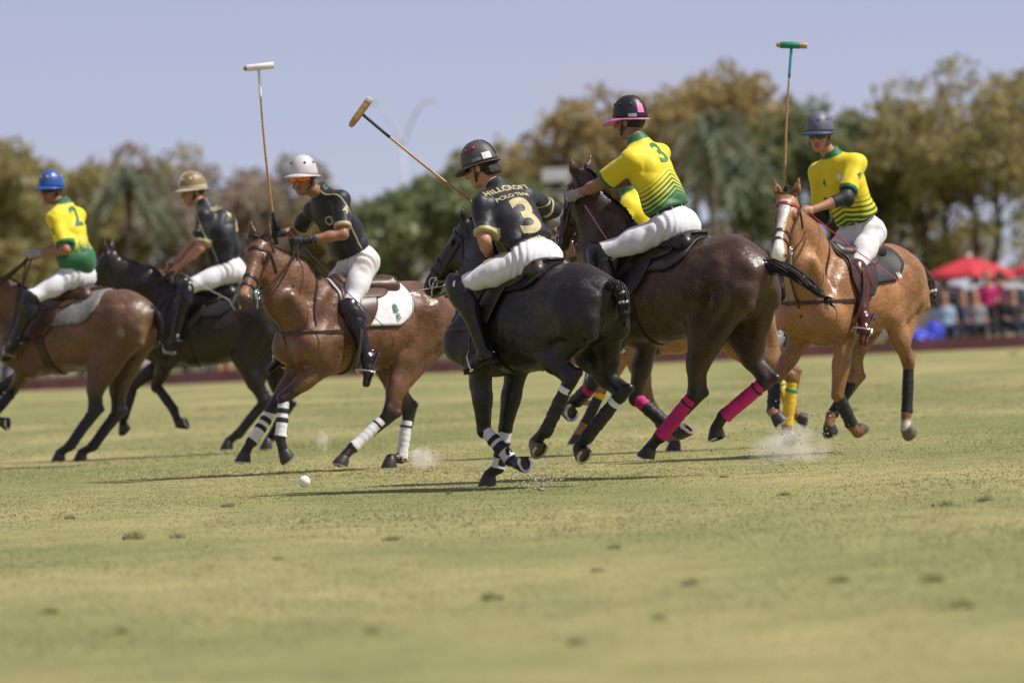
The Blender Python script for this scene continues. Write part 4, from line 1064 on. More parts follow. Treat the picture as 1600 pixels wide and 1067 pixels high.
    bw = S.get('brimw', .07); vs = []; fs = []
    for r_ in range(5):
        t = r_ / 4
        for j in range(NA):
            a = 2 * math.pi * j / NA; f = (max(0, math.cos(a)) ** 1.3); wd = .012 + S.get('side', .016) * (1 - f) * (1 if math.cos(a) > -.4 else .6) + bw * f
            p = hp_(a, 0.0); out = nrm(hf * math.cos(a) * .106 + hl * math.sin(a) * .128)
            vs.append(p + out * (wd * t - .004) - hu * (t * t * (S.get('droop', .014) * f + .007) + .003) + hu * .010 * f * math.cos(2 * 0))
    for i in range(4):
        for j in range(NA): fs.append((i * NA + j, (i + 1) * NA + j, (i + 1) * NA + (j + 1) % NA, i * NA + (j + 1) % NA))
    mb = MB(); mb.add(vs, fs); br = mb.build('brim', S.get('brim', S['helmet']), he); md = br.modifiers.new('t', 'SOLIDIFY'); md.thickness = .007
    # band round the base, vents, ridge
    if S.get('band'):
        mb = MB(); mb.loop([Vector(hp_(2 * math.pi * j / NA, .10, .003)) for j in range(NA)], .004, flat=(.026, .005), up=tuple(hu)); mb.build('band', S['band'], he, angle=R(40))
    if S.get('stripe'):
        mb = MB(); pp = [Vector(hp_(0 if e <= 90 else math.pi, R(e if e <= 90 else 180 - e), .003)) for e in range(8, 173, 8)]; 
        mb.tube(pp, .004, flat=(S.get('stripew', .022), .004), up=tuple(hl)); mb.build('centre_stripe', S['stripe'], he, angle=R(40))
    for a in S.get('vents', (40, -40, 90, -90, 140, -140)):
        p = Vector(hp_(R(a), R(38), .001)); no = (p - Vector(HC)).normalized(); mb = MB()
        mb.lathe([(.010, -.002), (.010, .003), (.006, .004)], 12, Matrix.Translation(p) @ no.to_track_quat('Z', 'Y').to_matrix().to_4x4()); mb.build('vent', S.get('ventm', M_DARKP), he)
    # chin strap
    mb = MB(); ch = hc + hf * .062 - hu * .122
    for sg in (-1, 1):
        a0 = hc + hl * sg * .090 - hf * .004 + hu * .03; a1 = hc + hl * sg * .074 + hf * .03 - hu * .065
        mb.tube([a0, a1, ch + hl * sg * .012], .004, flat=(.014, .004), up=tuple(hf))
        mb.tube([hc + hl * sg * .084 - hf * .055 + hu * .01, a1], .004, flat=(.012, .004), up=tuple(hf))
    mb.tube([ch + hl * .014, ch - hl * .014], .004, flat=(.014, .006), up=tuple(hf)); mb.build('chin_strap', M_BLKLTH, he, angle=R(40))
    # hair at nape and sides
    FH = Field(hc - .2, hc + .2, .008)
    FH.ell(hc + hu * .028 - hf * .022, (.098, .085, .100), .01, HA)
    if S.get('longhair'):
        FH.ell(hc - hu * .055 - hf * .075, (.05, .075, .07), .03, HA)
    FH.warp(lambda X, Y, Z: .004 * np.sin(X * 160) * np.sin(Y * 170 + Z * 60))
    FH.cut(hc + hf * .025, hf); FH.cut(hc - hu * S.get('hairlow', .055), -hu)
    V, Q = FH.mesh(0); mesh_np('hair', V, Q, M_HAIR, root)
    # sunglasses
    if S.get('lens'):
        vs = []; fs = []; NG = 25
        for r_ in range(4):
            for i in range(NG):
                a = R(-72 + 144 * i / (NG - 1)); z = (.020 - .0145 * r_) * (1 - .25 * (abs(a) / R(72)) ** 3) - (.006 if abs(a) < .12 and r_ == 3 else 0) * -2
                vs.append(hc + hf * (.022 + .089 * math.cos(a)) + hl * (.083 * math.sin(a)) + hu * (z + .003))
        for r_ in range(3):
            for i in range(NG - 1): fs.append((r_ * NG + i, (r_ + 1) * NG + i, (r_ + 1) * NG + i + 1, r_ * NG + i + 1))
        mb = MB(); mb.add(vs, fs); ls = mb.build('sunglasses', S['lens'], root); md = ls.modifiers.new('t', 'SOLIDIFY'); md.thickness = .003
        mb = MB(); mb.tube([hc + hf * (.024 + .089 * math.cos(R(a))) + hl * (.085 * math.sin(R(a))) + hu * (.022 * (1 - .25 * abs(a / 72) ** 3) + .003) for a in range(-72, 73, 8)], .003, 5)
        for sg in (-1, 1): mb.tube([hc + hf * .05 + hl * sg * .081 + hu * .012, hc - hf * .01 + hl * sg * .086 + hu * .012], .003, 5)
        mb.build('frame', M_DARKP, ls)
    for sd in S.get('pad', ''):
        sh, el, ha = J['sh' + sd], J['el' + sd], J['ha' + sd]; FP = Field(el - .2, el + .2, .0075)
        FP.cone(el + (sh - el) * .30, el, .054, .056, .02, cap=(el + (sh - el) * .30, sh - el)); FP.cone(el, el + (ha - el) * .36, .056, .048, .02, cap=(el + (ha - el) * .36, ha - el)); FP.ell(el - nrm(nrm(sh - el) + nrm(ha - el)) * .03, (.042, .042, .05), .02)
        V, Q = FP.mesh(1); mesh_np('elbow_pad', V, Q, M_BLKFAB, root)
    # gloves
    for sd in S.get('gloves', ''):
        ha, d, m, g = J['hand' + sd]; FG = Field(ha - .17, ha + .17, .0052); hand_prims(FG, ha, d, m, g, .005, .0022)
        FG.cone(ha - d * .10, ha - d * .05, .034, .031, .01); FG.cut(ha - d * .105, -d)
        V, Q = FG.mesh(0); mesh_np('glove', V, Q, S.get('glovem', M_GLOVEB), root)
    RIDERS[key] = dict(root=root, J=J, pel=pel, nk=nk, hc=hc, s=s, ld=ld, fr=fr, bj=bj, bb=bb, hf=hf, hl=hl, hu=hu, HC=HC, hp=hp_, SL=SL, jersey=jer, helmet=he)
    return RIDERS[key]

def cloth_text(RD, txt, centre, xdir, ydir, size, matl, name='lettering', parent=None, off=.0035, bvh=None, font_scale=1.0, squash=1.0):
    """flat print: letters as thin mesh laid onto the cloth by rays along the print's own normal"""
    cu = bpy.data.curves.new('t', 'FONT'); cu.body = txt; cu.align_x = 'CENTER'; cu.align_y = 'CENTER'; cu.size = size; cu.offset = size * .026
    ob = bpy.data.objects.new('t', cu); COL.objects.link(ob)
    dg = bpy.context.evaluated_depsgraph_get(); me = bpy.data.meshes.new_from_object(ob.evaluated_get(dg))
    bpy.data.objects.remove(ob); bpy.data.curves.remove(cu)
    bm = bmesh.new(); bm.from_mesh(me); bpy.data.meshes.remove(me)
    bmesh.ops.triangulate(bm, faces=bm.faces)
    for _ in range(5):
        es = [e for e in bm.edges if e.calc_length() > max(.012, size * .07)]
        if not es: break
        bmesh.ops.subdivide_edges(bm, edges=es, cuts=1); bmesh.ops.triangulate(bm, faces=[f for f in bm.faces if len(f.verts) > 3])
    x = nrm(xdir); y = np.array(ydir, float); y = nrm(y - x * (y @ x)); n = np.cross(x, y)
    bvh = bvh or RD['bj']; bad = []
    for v in bm.verts:
        c = np.array(centre) + x * v.co.x * squash + y * v.co.y
        hit = bvh.ray_cast(Vector(c + n * .35), Vector(-n), .7)
        if hit[0] is None: bad.append(v)
        else: v.co = hit[0] + Vector(n) * off
    bmesh.ops.delete(bm, geom=bad, context='VERTS')
    me = bpy.data.meshes.new(name); bm.to_mesh(me); bm.free(); me.materials.append(matl)
    o = bpy.data.objects.new(name, me); COL.objects.link(o); o.parent = parent or RD['root']
    return o

def mallet(hand, head, ax, label, bands, headm, hand_dir=None, endm=None, neckm=None):
    """cane polo mallet; origin at its grip end"""
    hand, head, ax = Vector(hand), Vector(head), Vector(ax).normalized()
    root = empty('polo_mallet', hand); tag(root, label, 'mallet', 'polo mallets')
    v = head - hand; d = v.normalized(); g0 = -d * .09
    side = d.cross(Vector((0, 1, 0))).normalized()
    pts = [v * t + side * .014 * math.sin(math.pi * t) for t in np.linspace(0, 1, 22)]
    mb = MB(); mb.tube(pts, [.0105 - .0035 * t for t in np.linspace(0, 1, 22)], 8); mb.build('shaft', M_CANE, root)
    mb = MB(); mb.tube([g0, g0 + d * .01, Vector((0, 0, 0)), v * .11, v * .13], [.017, .020, .0165, .0155, .012], 10); gr = mb.build('grip', M_GRIP, root)
    mb = MB(); mb.tube(hang(g0, d * .03 + side * .05, .02, 8) + hang(d * .03 + side * .05, d * .02, .0, 2), .004, 5); mb.build('sling', M_WHITEFAB, gr)
    ax2 = (ax - d * ax.dot(d) * .85).normalized(); L = .118
    mb = MB(); prof = [(.0, -L), (.013, -L + .001), (.021, -L + .02), (.0245, -.05), (.0250, .0), (.0245, .06), (.0235, L - .004), (.021, L), (.0, L)]
    M = Matrix.Translation(v) @ ax2.to_track_quat('Z', 'Y').to_matrix().to_4x4()
    mb.lathe(prof, 18, M, cap=False); hd = mb.build('mallet_head', headm, root, angle=R(50))
    for (z0, z1, bm_) in bands:
        m2 = MB(); rr = .0262; m2.lathe([(rr - .001, z0), (rr, z0 + .002), (rr, z1 - .002), (rr - .001, z1)], 18, M, cap=True); m2.build('tape', bm_, hd, angle=R(50))
    if neckm:
        m2 = MB(); m2.tube([v * t + side * .014 * math.sin(math.pi * t) for t in np.linspace(.80, .985, 6)], .0105, 8); m2.build('neck_tape', neckm, root)
    return root

DK = mat('helmet_charcoal', (.075, .066, .066), .55, noise=(20, .15), bump=(200, .15, .002))
RSPEC = {
 1: dict(label='player in a blue helmet and yellow and green shirt at the left edge', jersey=M_JY1, helmet=mat('helmet_blue', (.03, .10, .36), .35, noise=(10, .2)), brimw=.045, side=.022, gloves='L', glovem=M_GLOVEG, ventm=M_YELFAB, vents=(30, -20, 75, 120, -120), billow=((.20, -.06, .02, (.15, .15, .16)),), lens=mat('dark_lens', (.01, .01, .012), .1), skin=M_SKIN2, hem=-.02),
 2: dict(label='player in a tan helmet and black shirt on the near-black pony', jersey=M_JB, helmet=mat('helmet_tan', (.25, .17, .055), .45, noise=(10, .2)), brim=mat('helmet_cream', (.52, .46, .33), .5), brimw=.05, side=.022, band=mat('helmet_cream', (.52, .46, .33), .5), stripe=M_WHITEP, vents=(25, -25, 70, -70, 120, -120), ventm=M_WHITEP, lens=mat('amber_lens', (.22, .16, .02), .1), billow=((.50, -.085, .02, (.10, .15, .20)), (.62, -.12, .0, (.08, .10, .12))), sleeve=.78, hem=.07),
 3: dict(label='player in a pale grey helmet with orange sunglasses riding the bay pony', jersey=M_JB, helmet=mat('helmet_pale_grey', (.56, .53, .55), .45, noise=(12, .12)), brimw=.05, side=.018, gloves='LR', lens=mat('orange_mirror_lens', (.85, .16, .015), .12, metal=.6), breeches=M_BREECHD, skin=M_SKIN2, hem=.075, belt=None),
 4: dict(label='player with number 3 on a black shirt, leaning over on the black pony', jersey=M_JB, helmet=DK, brimw=.062, side=.008, droop=.030, vents=(), stripe=M_BLKFAB, stripew=.012, gloves='LR', belt=mat('tan_belt', (.30, .24, .13), .6), longhair=1, hairlow=.075, hem=.116, pad='R', lens=mat('dark_lens', (.01, .01, .012), .1)),
 5: dict(label='player in a black helmet with a pink peak and yellow shirt, back to camera', jersey=M_JY5, helmet=mat('helmet_black', (.014, .014, .016), .42, noise=(16, .2)), brim=M_PINK, brimw=.082, side=.004, droop=.048, belt=M_DKBRN, gloves='L', glovem=M_GLOVEG, skin=M_SKIN2, hem=.116, vents=(35, 75, 120, -35, -75, -120)),
 6: dict(label='player in a grey and blue helmet and yellow shirt on the chestnut pony', jersey=M_JY6, helmet=mat('helmet_grey_blue', (.12, .115, .15), .5, noise=(12, .15)), brim=mat('helmet_navy', (.035, .05, .11), .5), brimw=.055, side=.026, boot=M_BOOTBR, lens=mat('blue_lens', (.06, .07, .12), .1, metal=.4), belt=M_BLKLTH, hem=.112, pad='LR', vents=(20, -20, 65, -65, 120), ventm=M_BLUEP),
 7: dict(label='half hidden player in a yellow shirt behind the dark brown pony', jersey=M_JY7, helmet=mat('helmet_black', (.014, .014, .016), .42), brimw=.05, lens=mat('dark_lens', (.01, .01, .012), .1), hem=.06),
}
for kk in RSPEC: build_rider(kk, RSPEC[kk])
for kk, lab, bands, hm, nm_ in (
    (3, 'mallet with a white taped head raised upright above the bay pony', ((-.09, .118, M_WHITEPAINT),), M_MALLETW, M_WHITEPAINT),
    (4, 'mallet slanting up to the left with a white tipped wooden head', ((.085, .1185, M_WHITEPAINT),), M_MALLETW, M_DARKP),
    (6, 'mallet with green tape on its head raised above the chestnut pony', ((-.085, .062, M_GREENT),), M_MALLETW, M_TEALT),
    (7, 'mallet hanging head down between the ponies\' legs, blue shaft end', (), M_MALLETW, M_TEALT)):
    q = RIDER_POSE[kk]['mal']; mallet(q['hand'], q['head'], q['ax'], lab, bands, hm, neckm=nm_)

# ------------------------------------------------------------------ tack, wraps, tails, writing, whips, ball
def hl_of(H, key, joint):
    """a rider's joint in the frame of the pony that carries the rider"""
    RP = RIDER_POSE[key]; hp = HORSE_POSE[key]; J = RIDERS[key]['J'][joint]
    th = R(hp['th'] + 180); c, s_ = math.cos(th), math.sin(th); dx, dy = RP['root'][0] - hp['loc'][0], RP['root'][1] - hp['loc'][1]
    return np.array([dx * c + dy * s_, -dx * s_ + dy * c, RP['root'][2]]) + np.array(J)

def tack(key, lth, pad=None, padm=None, saddle=None, brow=None, cinch=None, fleece=None, bitm=None, mart=True):
    H = HORSES[key]; T, Hd, root = H['T'], H['Hd'], H['root']; k = H['k']; hax, hw, hn = H['hax'], H['hw'], H['hn']
    sdl = saddle or lth
    if pad:
        pd = shell(H, 'saddle_pad', pad[0], pad[1], pad[2], .012, padm, .016, wob=.003, rnd=.45, skew=pad[3] if len(pad) > 3 else 0)
        if padm is M_WHITEFAB:
            rim = shell(H, 'pad_binding', pad[0] - .012, pad[1] + .012, pad[2] + 2, .008, M_DARKP, .010, pd, rnd=.45)
    # saddle: flaps lie on the barrel, the seat is built above the back
    sad = shell(H, 'saddle', -.10, .34, 42, .028, sdl, .020, rnd=.3)
    for sg in (-1, 1): shell(H, 'flap', .02, .33, 88, .030, sdl, .010, sad, side=sg, rnd=.5, skew=.10, top=30)
    F = Field(T(.02, 0, 1.50) - .42, T(.02, 0, 1.50) + .42, .010)
    pw = HORSE_POSE[key]['pitch']; AX = np.array([[math.cos(pw), 0, math.sin(pw)], [0, 1, 0], [-math.sin(pw), 0, math.cos(pw)]])
    F.ell(T(.05, 0, 1.485), (.25, .155, .05), .03, AX); F.ell(T(-.165, 0, 1.525), (.05, .15, .040), .05, AX); F.ell(T(.26, 0, 1.53), (.05, .075, .05), .04, AX)
    for sg in (-1, 1): F.cone(T(.24, sg * .06, 1.49), T(-.18, sg * .12, 1.47), .05, .06, .03)
    V, Q = F.mesh(1); st = mesh_np('seat', V, Q, sdl, sad)
    mb = MB(); mb.tube([T(-.185, sg_ * .165, 1.53) * 1.0 for sg_ in (-1, -.6)] + [T(-.222, y, 1.545) for y in (-.08, 0, .08)] + [T(-.185, .6 * .165, 1.53), T(-.185, .165, 1.53)], .008, 6); mb.build('cantle_piping', lth, sad)
    # girth and over-girth
    pl = ring_on(H, T(.24, 0, 1.12), T(.24, 0, 1.2) * 0 + np.array([1., 0, -.12]), (0, 0, 1), .5, .012, 70, 290, 44)
    mb = MB(); mb.tube(pl, .01, flat=(.085, .010), up=(1, 0, 0)); mb.build('girth', cinch or lth, root, angle=R(40))
    # breastplate
    c = T(.40, 0, 1.13); pb = ring_on(H, c, (0, .0, 1.), (1, 0, 0), .62, .008, -100, 100, 46)
    mb = MB(); mb.tube(pb, .006, flat=(.030, .006), up=(0, 0, 1)); bpst = mb.build('breastplate', lth, root, angle=R(40))
    if mart:
        p0 = np.array(pb[23]); mb = MB(); mb.tube(hang(p0, Hd(.70, 0, -.10), .03, 12), .006, flat=(.022, .005), up=(0, 1, 0))
        mb.tube([p0, p0 + np.array([-.06, 0, -.14]), T(.34, 0, .86)], .006, flat=(.028, .005), up=(0, 1, 0)); mb.build('martingale', lth, root, angle=R(40))
    # neck strap
    pn = ring_on(H, H['wit'] * .72 + H['nend'] * .28 + np.array([.02, 0, -.06]), nrm(H['nend'] - H['wit']) + np.array([0, 0, -.35]), (0, 1, 0), .45, .006, 0, 360, 40)
    mb = MB(); mb.loop(pn, .006, flat=(.020, .005), up=tuple(nrm(H['nend'] - H['wit']))); mb.build('neck_strap', lth, root, angle=R(40))
    # bridle
    br = None
    def hring(t, n_off, tilt, mat_, w, nm, off=.005, a0=0, a1=360):
        nonlocal br
        n = nrm(hax + hn * tilt); pts = ring_on(H, Hd(t, 0, n_off), n, hn, .16, off, a0, a1, 34)
        mb = MB()
        if a1 - a0 >= 360: mb.loop(pts, .004, flat=(w, .005), up=tuple(n))
        else: mb.tube(pts, .004, flat=(w, .005), up=tuple(n))
        o = mb.build(nm, mat_, br or root, angle=R(40)); return o
    br = hring(.60, -.035, .0, lth, .024, 'bridle', .006)           # noseband carries the rest
    hring(.165, -.04, -.10, brow or lth, .020, 'browband', .006, -100, 100)
    hring(.045, -.045, .55, lth, .022, 'crownpiece', .006, -115, 115)
    hring(.20, -.10, .75, lth, .016, 'throat_latch', .006, 60, 300)
    hring(.735, -.045, .0, lth, .016, 'drop_noseband', .006)
    bits = {}
    for sg in (-1, 1):
        for (t0, n0, t1, n1, w) in ((.13, -.035, .60, -.055, .018), (.13, -.055, .80, -.070, .015)):
            mb = MB(); mb.tube(strap_between(H, Hd(t0, sg * .06, n0), Hd(t1, sg * .05, n1), hw * sg, .006), .004, flat=(w, .005), up=tuple(hn)); mb.build('cheek_strap', lth, br, angle=R(40))
        bp = Hd(.80, sg * .074, -.072); bits[sg] = bp
        mb = MB(); rg = [Vector(bp + (hax * math.cos(a) + hn * math.sin(a)) * .034) for a in np.linspace(0, 2 * math.pi, 17)[:-1]]
        mb.loop(rg, .0050, 6); mb.tube([bp + hax * -.05 + hn * .004, bp, bp + hax * .055 - hn * .030, bp + hax * .085 - hn * .055], .0055, 6); mb.build('bit', M_STEEL, br)
        if bitm:
            mb = MB(); mb.lathe([(.012, -.004), (.046, -.003), (.046, .003), (.012, .004)], 20, Matrix.Translation(bp - hw * sg * .006) @ Vector(hw).to_track_quat('Z', 'Y').to_matrix().to_4x4()); mb.build('bit_guard', bitm, br)
    # reins: a double pair from the bit to the rein hand
    ha = hl_of(H, key, 'haL'); J = RIDERS[key]['J']; d = J['handL'][1]
    for sg in (-1, 1):
        for j, (of, sag) in enumerate(((np.zeros(3), .05), (hax * .085 - hn * .055, .09))):
            p1 = ha + np.array([0, sg * .012, -.018 + .018 * j]); p0 = bits[sg] + of
            mid = (p0 + p1) / 2 + np.array([0, sg * .075, -sag]); P = [Vector(p0 * (1 - t) ** 2 + 2 * mid * t * (1 - t) + p1 * t * t) for t in np.linspace(0, 1, 18)]
            mb = MB(); mb.tube(P, .005, flat=(.017, .004), up=(0, .3, 1)); mb.build('rein', lth, br, angle=R(40))
    mb = MB(); mb.tube(hang(ha + np.array([-.01, .01, -.02]), ha + np.array([.12, .06, -.42]), -.02, 8) + hang(ha + np.array([.12, .06, -.42]), ha + np.array([.05, .02, -.03]), .02, 8)[1:], .005, flat=(.016, .004), up=(1, 0, 0)); mb.build('rein_end', lth, br, angle=R(40))
    # stirrups
    for sd, sg in (('L', 1), ('R', -1)):
        an, to = hl_of(H, key, 'an' + sd), hl_of(H, key, 'to' + sd); fd = nrm(to - an); kn = hl_of(H, key, 'kn' + sd)
        up = nrm(kn - an); up = nrm(up - fd * (up @ fd)); wd = np.cross(fd, up); b0 = an + fd * .115 - up * .062; topi = b0 + up * .135 - fd * .005
        pts = [b0 - wd * .058, b0 - wd * .062 + up * .03, b0 - wd * .045 + up * .095, topi, b0 + wd * .045 + up * .095, b0 + wd * .062 + up * .03, b0 + wd * .058]
        sm = []
        for i in range(len(pts) - 1):
            for u in (0, .33, .66): sm.append(pts[i] * (1 - u) + pts[i + 1] * u)
        sm.append(pts[-1]); mb = MB(); mb.tube(sm, .0065, 8); mb.tube([b0 - wd * .06, b0 + wd * .06], .008, flat=(.036, .012), up=tuple(fd)); si = mb.build('stirrup', M_STEEL, root, angle=R(50))
        bar = T(.20, sg * .22, 1.42); q = np.array([topi * (1 - t) + bar * t + np.array([0, sg * .06 * math.sin(math.pi * t), 0]) for t in np.linspace(0, 1, 10)])
        mb = MB(); mb.tube([Vector(x) for x in q], .005, flat=(.026, .006), up=(1, 0, 0)); mb.build('stirrup_leather', lth, si, angle=R(40))
    H['bits'] = bits

zig = bpy.data.materials.new('woven_wool'); zig.use_nodes = True
_n = zig.node_tree; _w = _n.nodes.new('ShaderNodeTexWave'); _w.inputs['Scale'].default_value = 26; _w.inputs['Distortion'].default_value = 7; _w.inputs['Detail'].default_value = 1; _w.inputs['Detail Scale'].default_value = 3
_c = _n.nodes.new('ShaderNodeValToRGB'); _c.color_ramp.elements[0].color = (.03, .03, .035, 1); _c.color_ramp.elements[1].color = (.36, .35, .34, 1); _c.color_ramp.elements[0].position = .42; _c.color_ramp.elements[1].position = .58
_t = _n.nodes.new('ShaderNodeTexCoord'); _n.links.new(_t.outputs['Object'], _w.inputs['Vector']); _n.links.new(_w.outputs[0], _c.inputs[0]); _n.links.new(_c.outputs[0], _n.nodes['Principled BSDF'].inputs['Base Color']); _n.nodes['Principled BSDF'].inputs['Roughness'].default_value = .9
M_FLEECE = mat('black_fleece', (.012, .011, .012), .95, noise=(60, .5), bump=(70, 1.0, .03))

tack(1, M_DKBRN, (-.36, .34, 72), zig, M_BRNLTH)
tack(2, M_BLKLTH, (-.24, .36, 66), M_BLKFAB, M_BLKLTH)
tack(3, M_DKBRN, (-.27, .36, 84, -.03), M_WHITEFAB, M_BRNLTH, bitm=M_TEAL, cinch=M_BLKLTH)
tack(4, M_BLKLTH, (-.27, .34, 46), M_FLEECE, M_DKBRN)
tack(5, M_DKBRN, (-.24, .36, 58), M_BLKFAB, M_BLKLTH)
tack(6, M_DKBRN, (-.32, .36, 70), M_BLKFAB, M_DKBRN, brow=M_REDTRIM)
tack(7, M_DKBRN, (-.28, .36, 70), M_WHITEFAB, M_BRNLTH)

# leg wraps and boots
H1, H2, H3, H4, H5, H6, H7 = (HORSES[i] for i in range(1, 8))
for lg in ('LF', 'RF', 'LH', 'RH'):
    leg_wrap(H1, lg, .10, .96, M_NAVYFAB, .047, ((.16, .05, M_BLKFAB),), seed=1)
    leg_wrap(H2, lg, .12, .96, M_BLKFAB, .044, seed=2)
for lg in ('LF', 'RF'):
    leg_wrap(H3, lg, .06, .98, M_WHITEFAB, .044, ((.32, .13, M_BLKFAB), (.56, .13, M_BLKFAB)), seed=3); boot_guard(H3, lg, M_BLKLTH)
    leg_wrap(H4, lg, .06, .98, M_WHITEFAB, .044, ((.36, .12, M_BLKFAB), (.62, .22, M_BLKFAB)), seed=4); boot_guard(H4, lg, M_BLKLTH, .86)
    leg_wrap(H5, lg, .05, .30, M_PINKFAB, .048, seed=5); leg_wrap(H5, lg, .26, .99, M_BLKFAB, .047, ((.42, .06, M_BLKLTH), (.66, .06, M_BLKLTH)), 'galloping_boot', seed=6)
    leg_wrap(H6, lg, .10, 1.0, M_BLKFAB, .047, ((.3, .08, M_BLKLTH), (.65, .08, M_BLKLTH)), 'galloping_boot', seed=7); boot_guard(H6, lg, M_BLKLTH)
    leg_wrap(H7, lg, .06, .22, M_YELFAB, .047, seed=8); leg_wrap(H7, lg, .18, .98, M_BLKFAB, .044, (), 'galloping_boot', seed=9)
for lg in ('LH', 'RH'):
    leg_wrap(H3, lg, .22, .99, M_WHITEFAB, .044, ((.34, .05, M_BLKFAB),), seed=10)
    leg_wrap(H4, lg, .14, .24, M_WHITEFAB, .047, seed=11); leg_wrap(H4, lg, .22, .96, M_BLKFAB, .044, ((.45, .07, M_BLKLTH), (.7, .07, M_BLKLTH)), 'galloping_boot', seed=12); boot_guard(H4, lg, M_BLKLTH, .95)
    leg_wrap(H5, lg, .10, .97, M_PINKFAB, .049, ((.22, .035, M_BLKFAB),), seed=13)
    leg_wrap(H6, lg, .14, .98, M_BLKFAB, .043, (), seed=14)
    leg_wrap(H7, lg, .10, .97, M_YELFAB, .048, ((.26, .07, M_GRNFAB),), seed=15)

# tails, tied up or streaming
def TT(H, *p): return [H['T'](*q) for q in p]
tail(H4, TT(H4, (-.75, 0, 1.30), (-.81, 0, 1.34), (-.845, -.02, 1.29), (-.85, -.03, 1.21), (-.84, -.035, 1.10)), [.038, .036, .032, .034, .028], bands=((.52, .05, M_WHITEFAB), (.70, .045, M_WHITEFAB), (.86, .05, M_BLKFAB)), tuft=10)
tail(H5, TT(H5, (-.75, 0, 1.28), (-.85, -.01, 1.27), (-.98, -.03, 1.215), (-1.10, -.05, 1.125), (-1.19, -.06, 1.05)), [.042, .040, .030, .024, .016], bands=((.62, .05, M_BLKFAB), (.80, .05, M_BLKFAB)), tuft=60)
tail(H1, TT(H1, (-.74, 0, 1.31), (-.79, 0, 1.30), (-.82, -.01, 1.22), (-.825, -.02, 1.12), (-.80, -.02, 1.03)), [.030, .028, .026, .022, .016], bands=((.6, .05, M_BLKFAB),), tuft=10)
tail(H6, TT(H6, (-.74, 0, 1.31), (-.82, .03, 1.28), (-.87, .08, 1.18), (-.88, .11, 1.08)), [.04, .036, .034, .028], bands=((.6, .06, M_BLKFAB), (.85, .06, M_WHITEFAB)), tuft=20, matl=mat('chestnut_tail', (.10, .05, .025), .6, bump=(120, .6, .01)))
for hh in (H2, H3, H7):
    tail(hh, TT(hh, (-.74, 0, 1.31), (-.81, 0, 1.30), (-.84, -.01, 1.21), (-.84, -.02, 1.12)), [.036, .033, .030, .024], bands=((.6, .05, M_BLKFAB),), tuft=10)

# pad emblem, shirt numbers and lettering
def body_text(H, txt, a, l, z, size, matl, bvh=None):
    T = H['T']; c = T(a, l, z); sg = 1 if l > 0 else -1
    return cloth_text(None, txt, c, T(a - sg * 1.0, l, z) - c if sg > 0 else T(a + 1, l, z) - c, (0, 0, 1.), size, matl, 'emblem', H['root'], off=.030, bvh=H['bvh'])
body_text(H3, 'B', -.10, .26, 1.30, .085, M_GREENP); body_text(H3, 'B', -.115, .26, 1.235, .065, M_GREENP)
body_text(H6, '16', -.20, .26, 1.28, .06, M_WHITEP)
def back_text(k, txt, uu, ww, size, matl, side=-1, tilt=0.0, sq=1.0):
    """side -1 back, +1 chest"""
    r = RIDERS[k]; c = r['pel'] + r['s'] * (uu * r['SL']) + r['ld'] * ww + r['fr'] * side * .05
    x = -r['ld'] * (1 if side < 0 else -1) * -1 if False else (-r['ld'] if side < 0 else r['ld']) * 1.0
    x = r['ld'] * (-1.0) if side < 0 else r['ld'] * 1.0
    x = nrm(x + r['s'] * tilt)
    return cloth_text(r, txt, c, x, r['s'], size, matl, 'lettering', r['jersey'], squash=sq)
back_text(4, '3', .43, -.005, .38, M_GOLD); back_text(4, 'HILLCROFT', .89, 0, .066, M_GOLD, sq=1.05); back_text(4, 'POLO TEAM', .755, 0, .046, M_GOLD, sq=1.05)
back_text(5, '3', .80, -.02, .22, M_GREENP); back_text(1, '2', .80, 0, .25, M_GREENP); back_text(2, '2', .62, 0, .28, M_GOLD); back_text(2, 'HILLCROFT', .90, 0, .055, M_GOLD)
back_text(3, '4', .62, -.095, .10, M_GOLD, 1); back_text(6, 'OSSAPIW', .52, -.005, .072, M_DARKP, 1); back_text(6, '4', .74, -.09, .085, M_GREENP, 1)
back_text(7, 'LIOND', .30, .05, .10, M_BLUEP, 1)
def sleeve_text(k, sd, txt, size, matl):
    r = RIDERS[k]; sh, el = r['J']['sh' + sd], r['J']['el' + sd]; v = nrm(el - sh); sg = 1 if sd == 'L' else -1
    out = nrm(r['ld'] * sg - v * ((r['ld'] * sg) @ v) + r['fr'] * .25); x = np.cross(-v, out); c = sh + (el - sh) * .40
    return cloth_text(r, txt, c, x, -v, size, matl, 'lettering', r['jersey'])
sleeve_text(3, 'L', '4', .095, M_GOLD); sleeve_text(6, 'L', '4', .085, M_GREENP); sleeve_text(2, 'L', '2', .08, M_GOLD); sleeve_text(1, 'L', '2', .08, M_GREENP)
# crest on the chest and on the hidden player's shirt
def badge(k, uu, ww, rad, m1, m2, side=1):
    r = RIDERS[k]; c = r['pel'] + r['s'] * (uu * r['SL']) + r['ld'] * ww
    for rr, mm, of, nm in ((rad, m1, .003, 'crest'), (rad * .62, m2, .0055, 'crest_centre')):
        mb = MB(); ring = []; n = r['fr'] * side
        for i in range(14):
            a = 2 * math.pi * i / 14; q = c + r['ld'] * rr * math.cos(a) * .85 + r['s'] * rr * (math.sin(a) if math.sin(a) < .5 else .5 + (math.sin(a) - .5) * .5)
            hit = r['bj'].ray_cast(Vector(q + n * .4), Vector(-n), .6)[0]; ring.append((hit if hit is not None else Vector(q + n * .12)) + Vector(n) * of)
        cc = sum((Vector(p) for p in ring), Vector()) / 14; mb.add(ring + [cc], [(i, (i + 1) % 14, 14) for i in range(14)]); mb.build(nm, mm, r['jersey'])
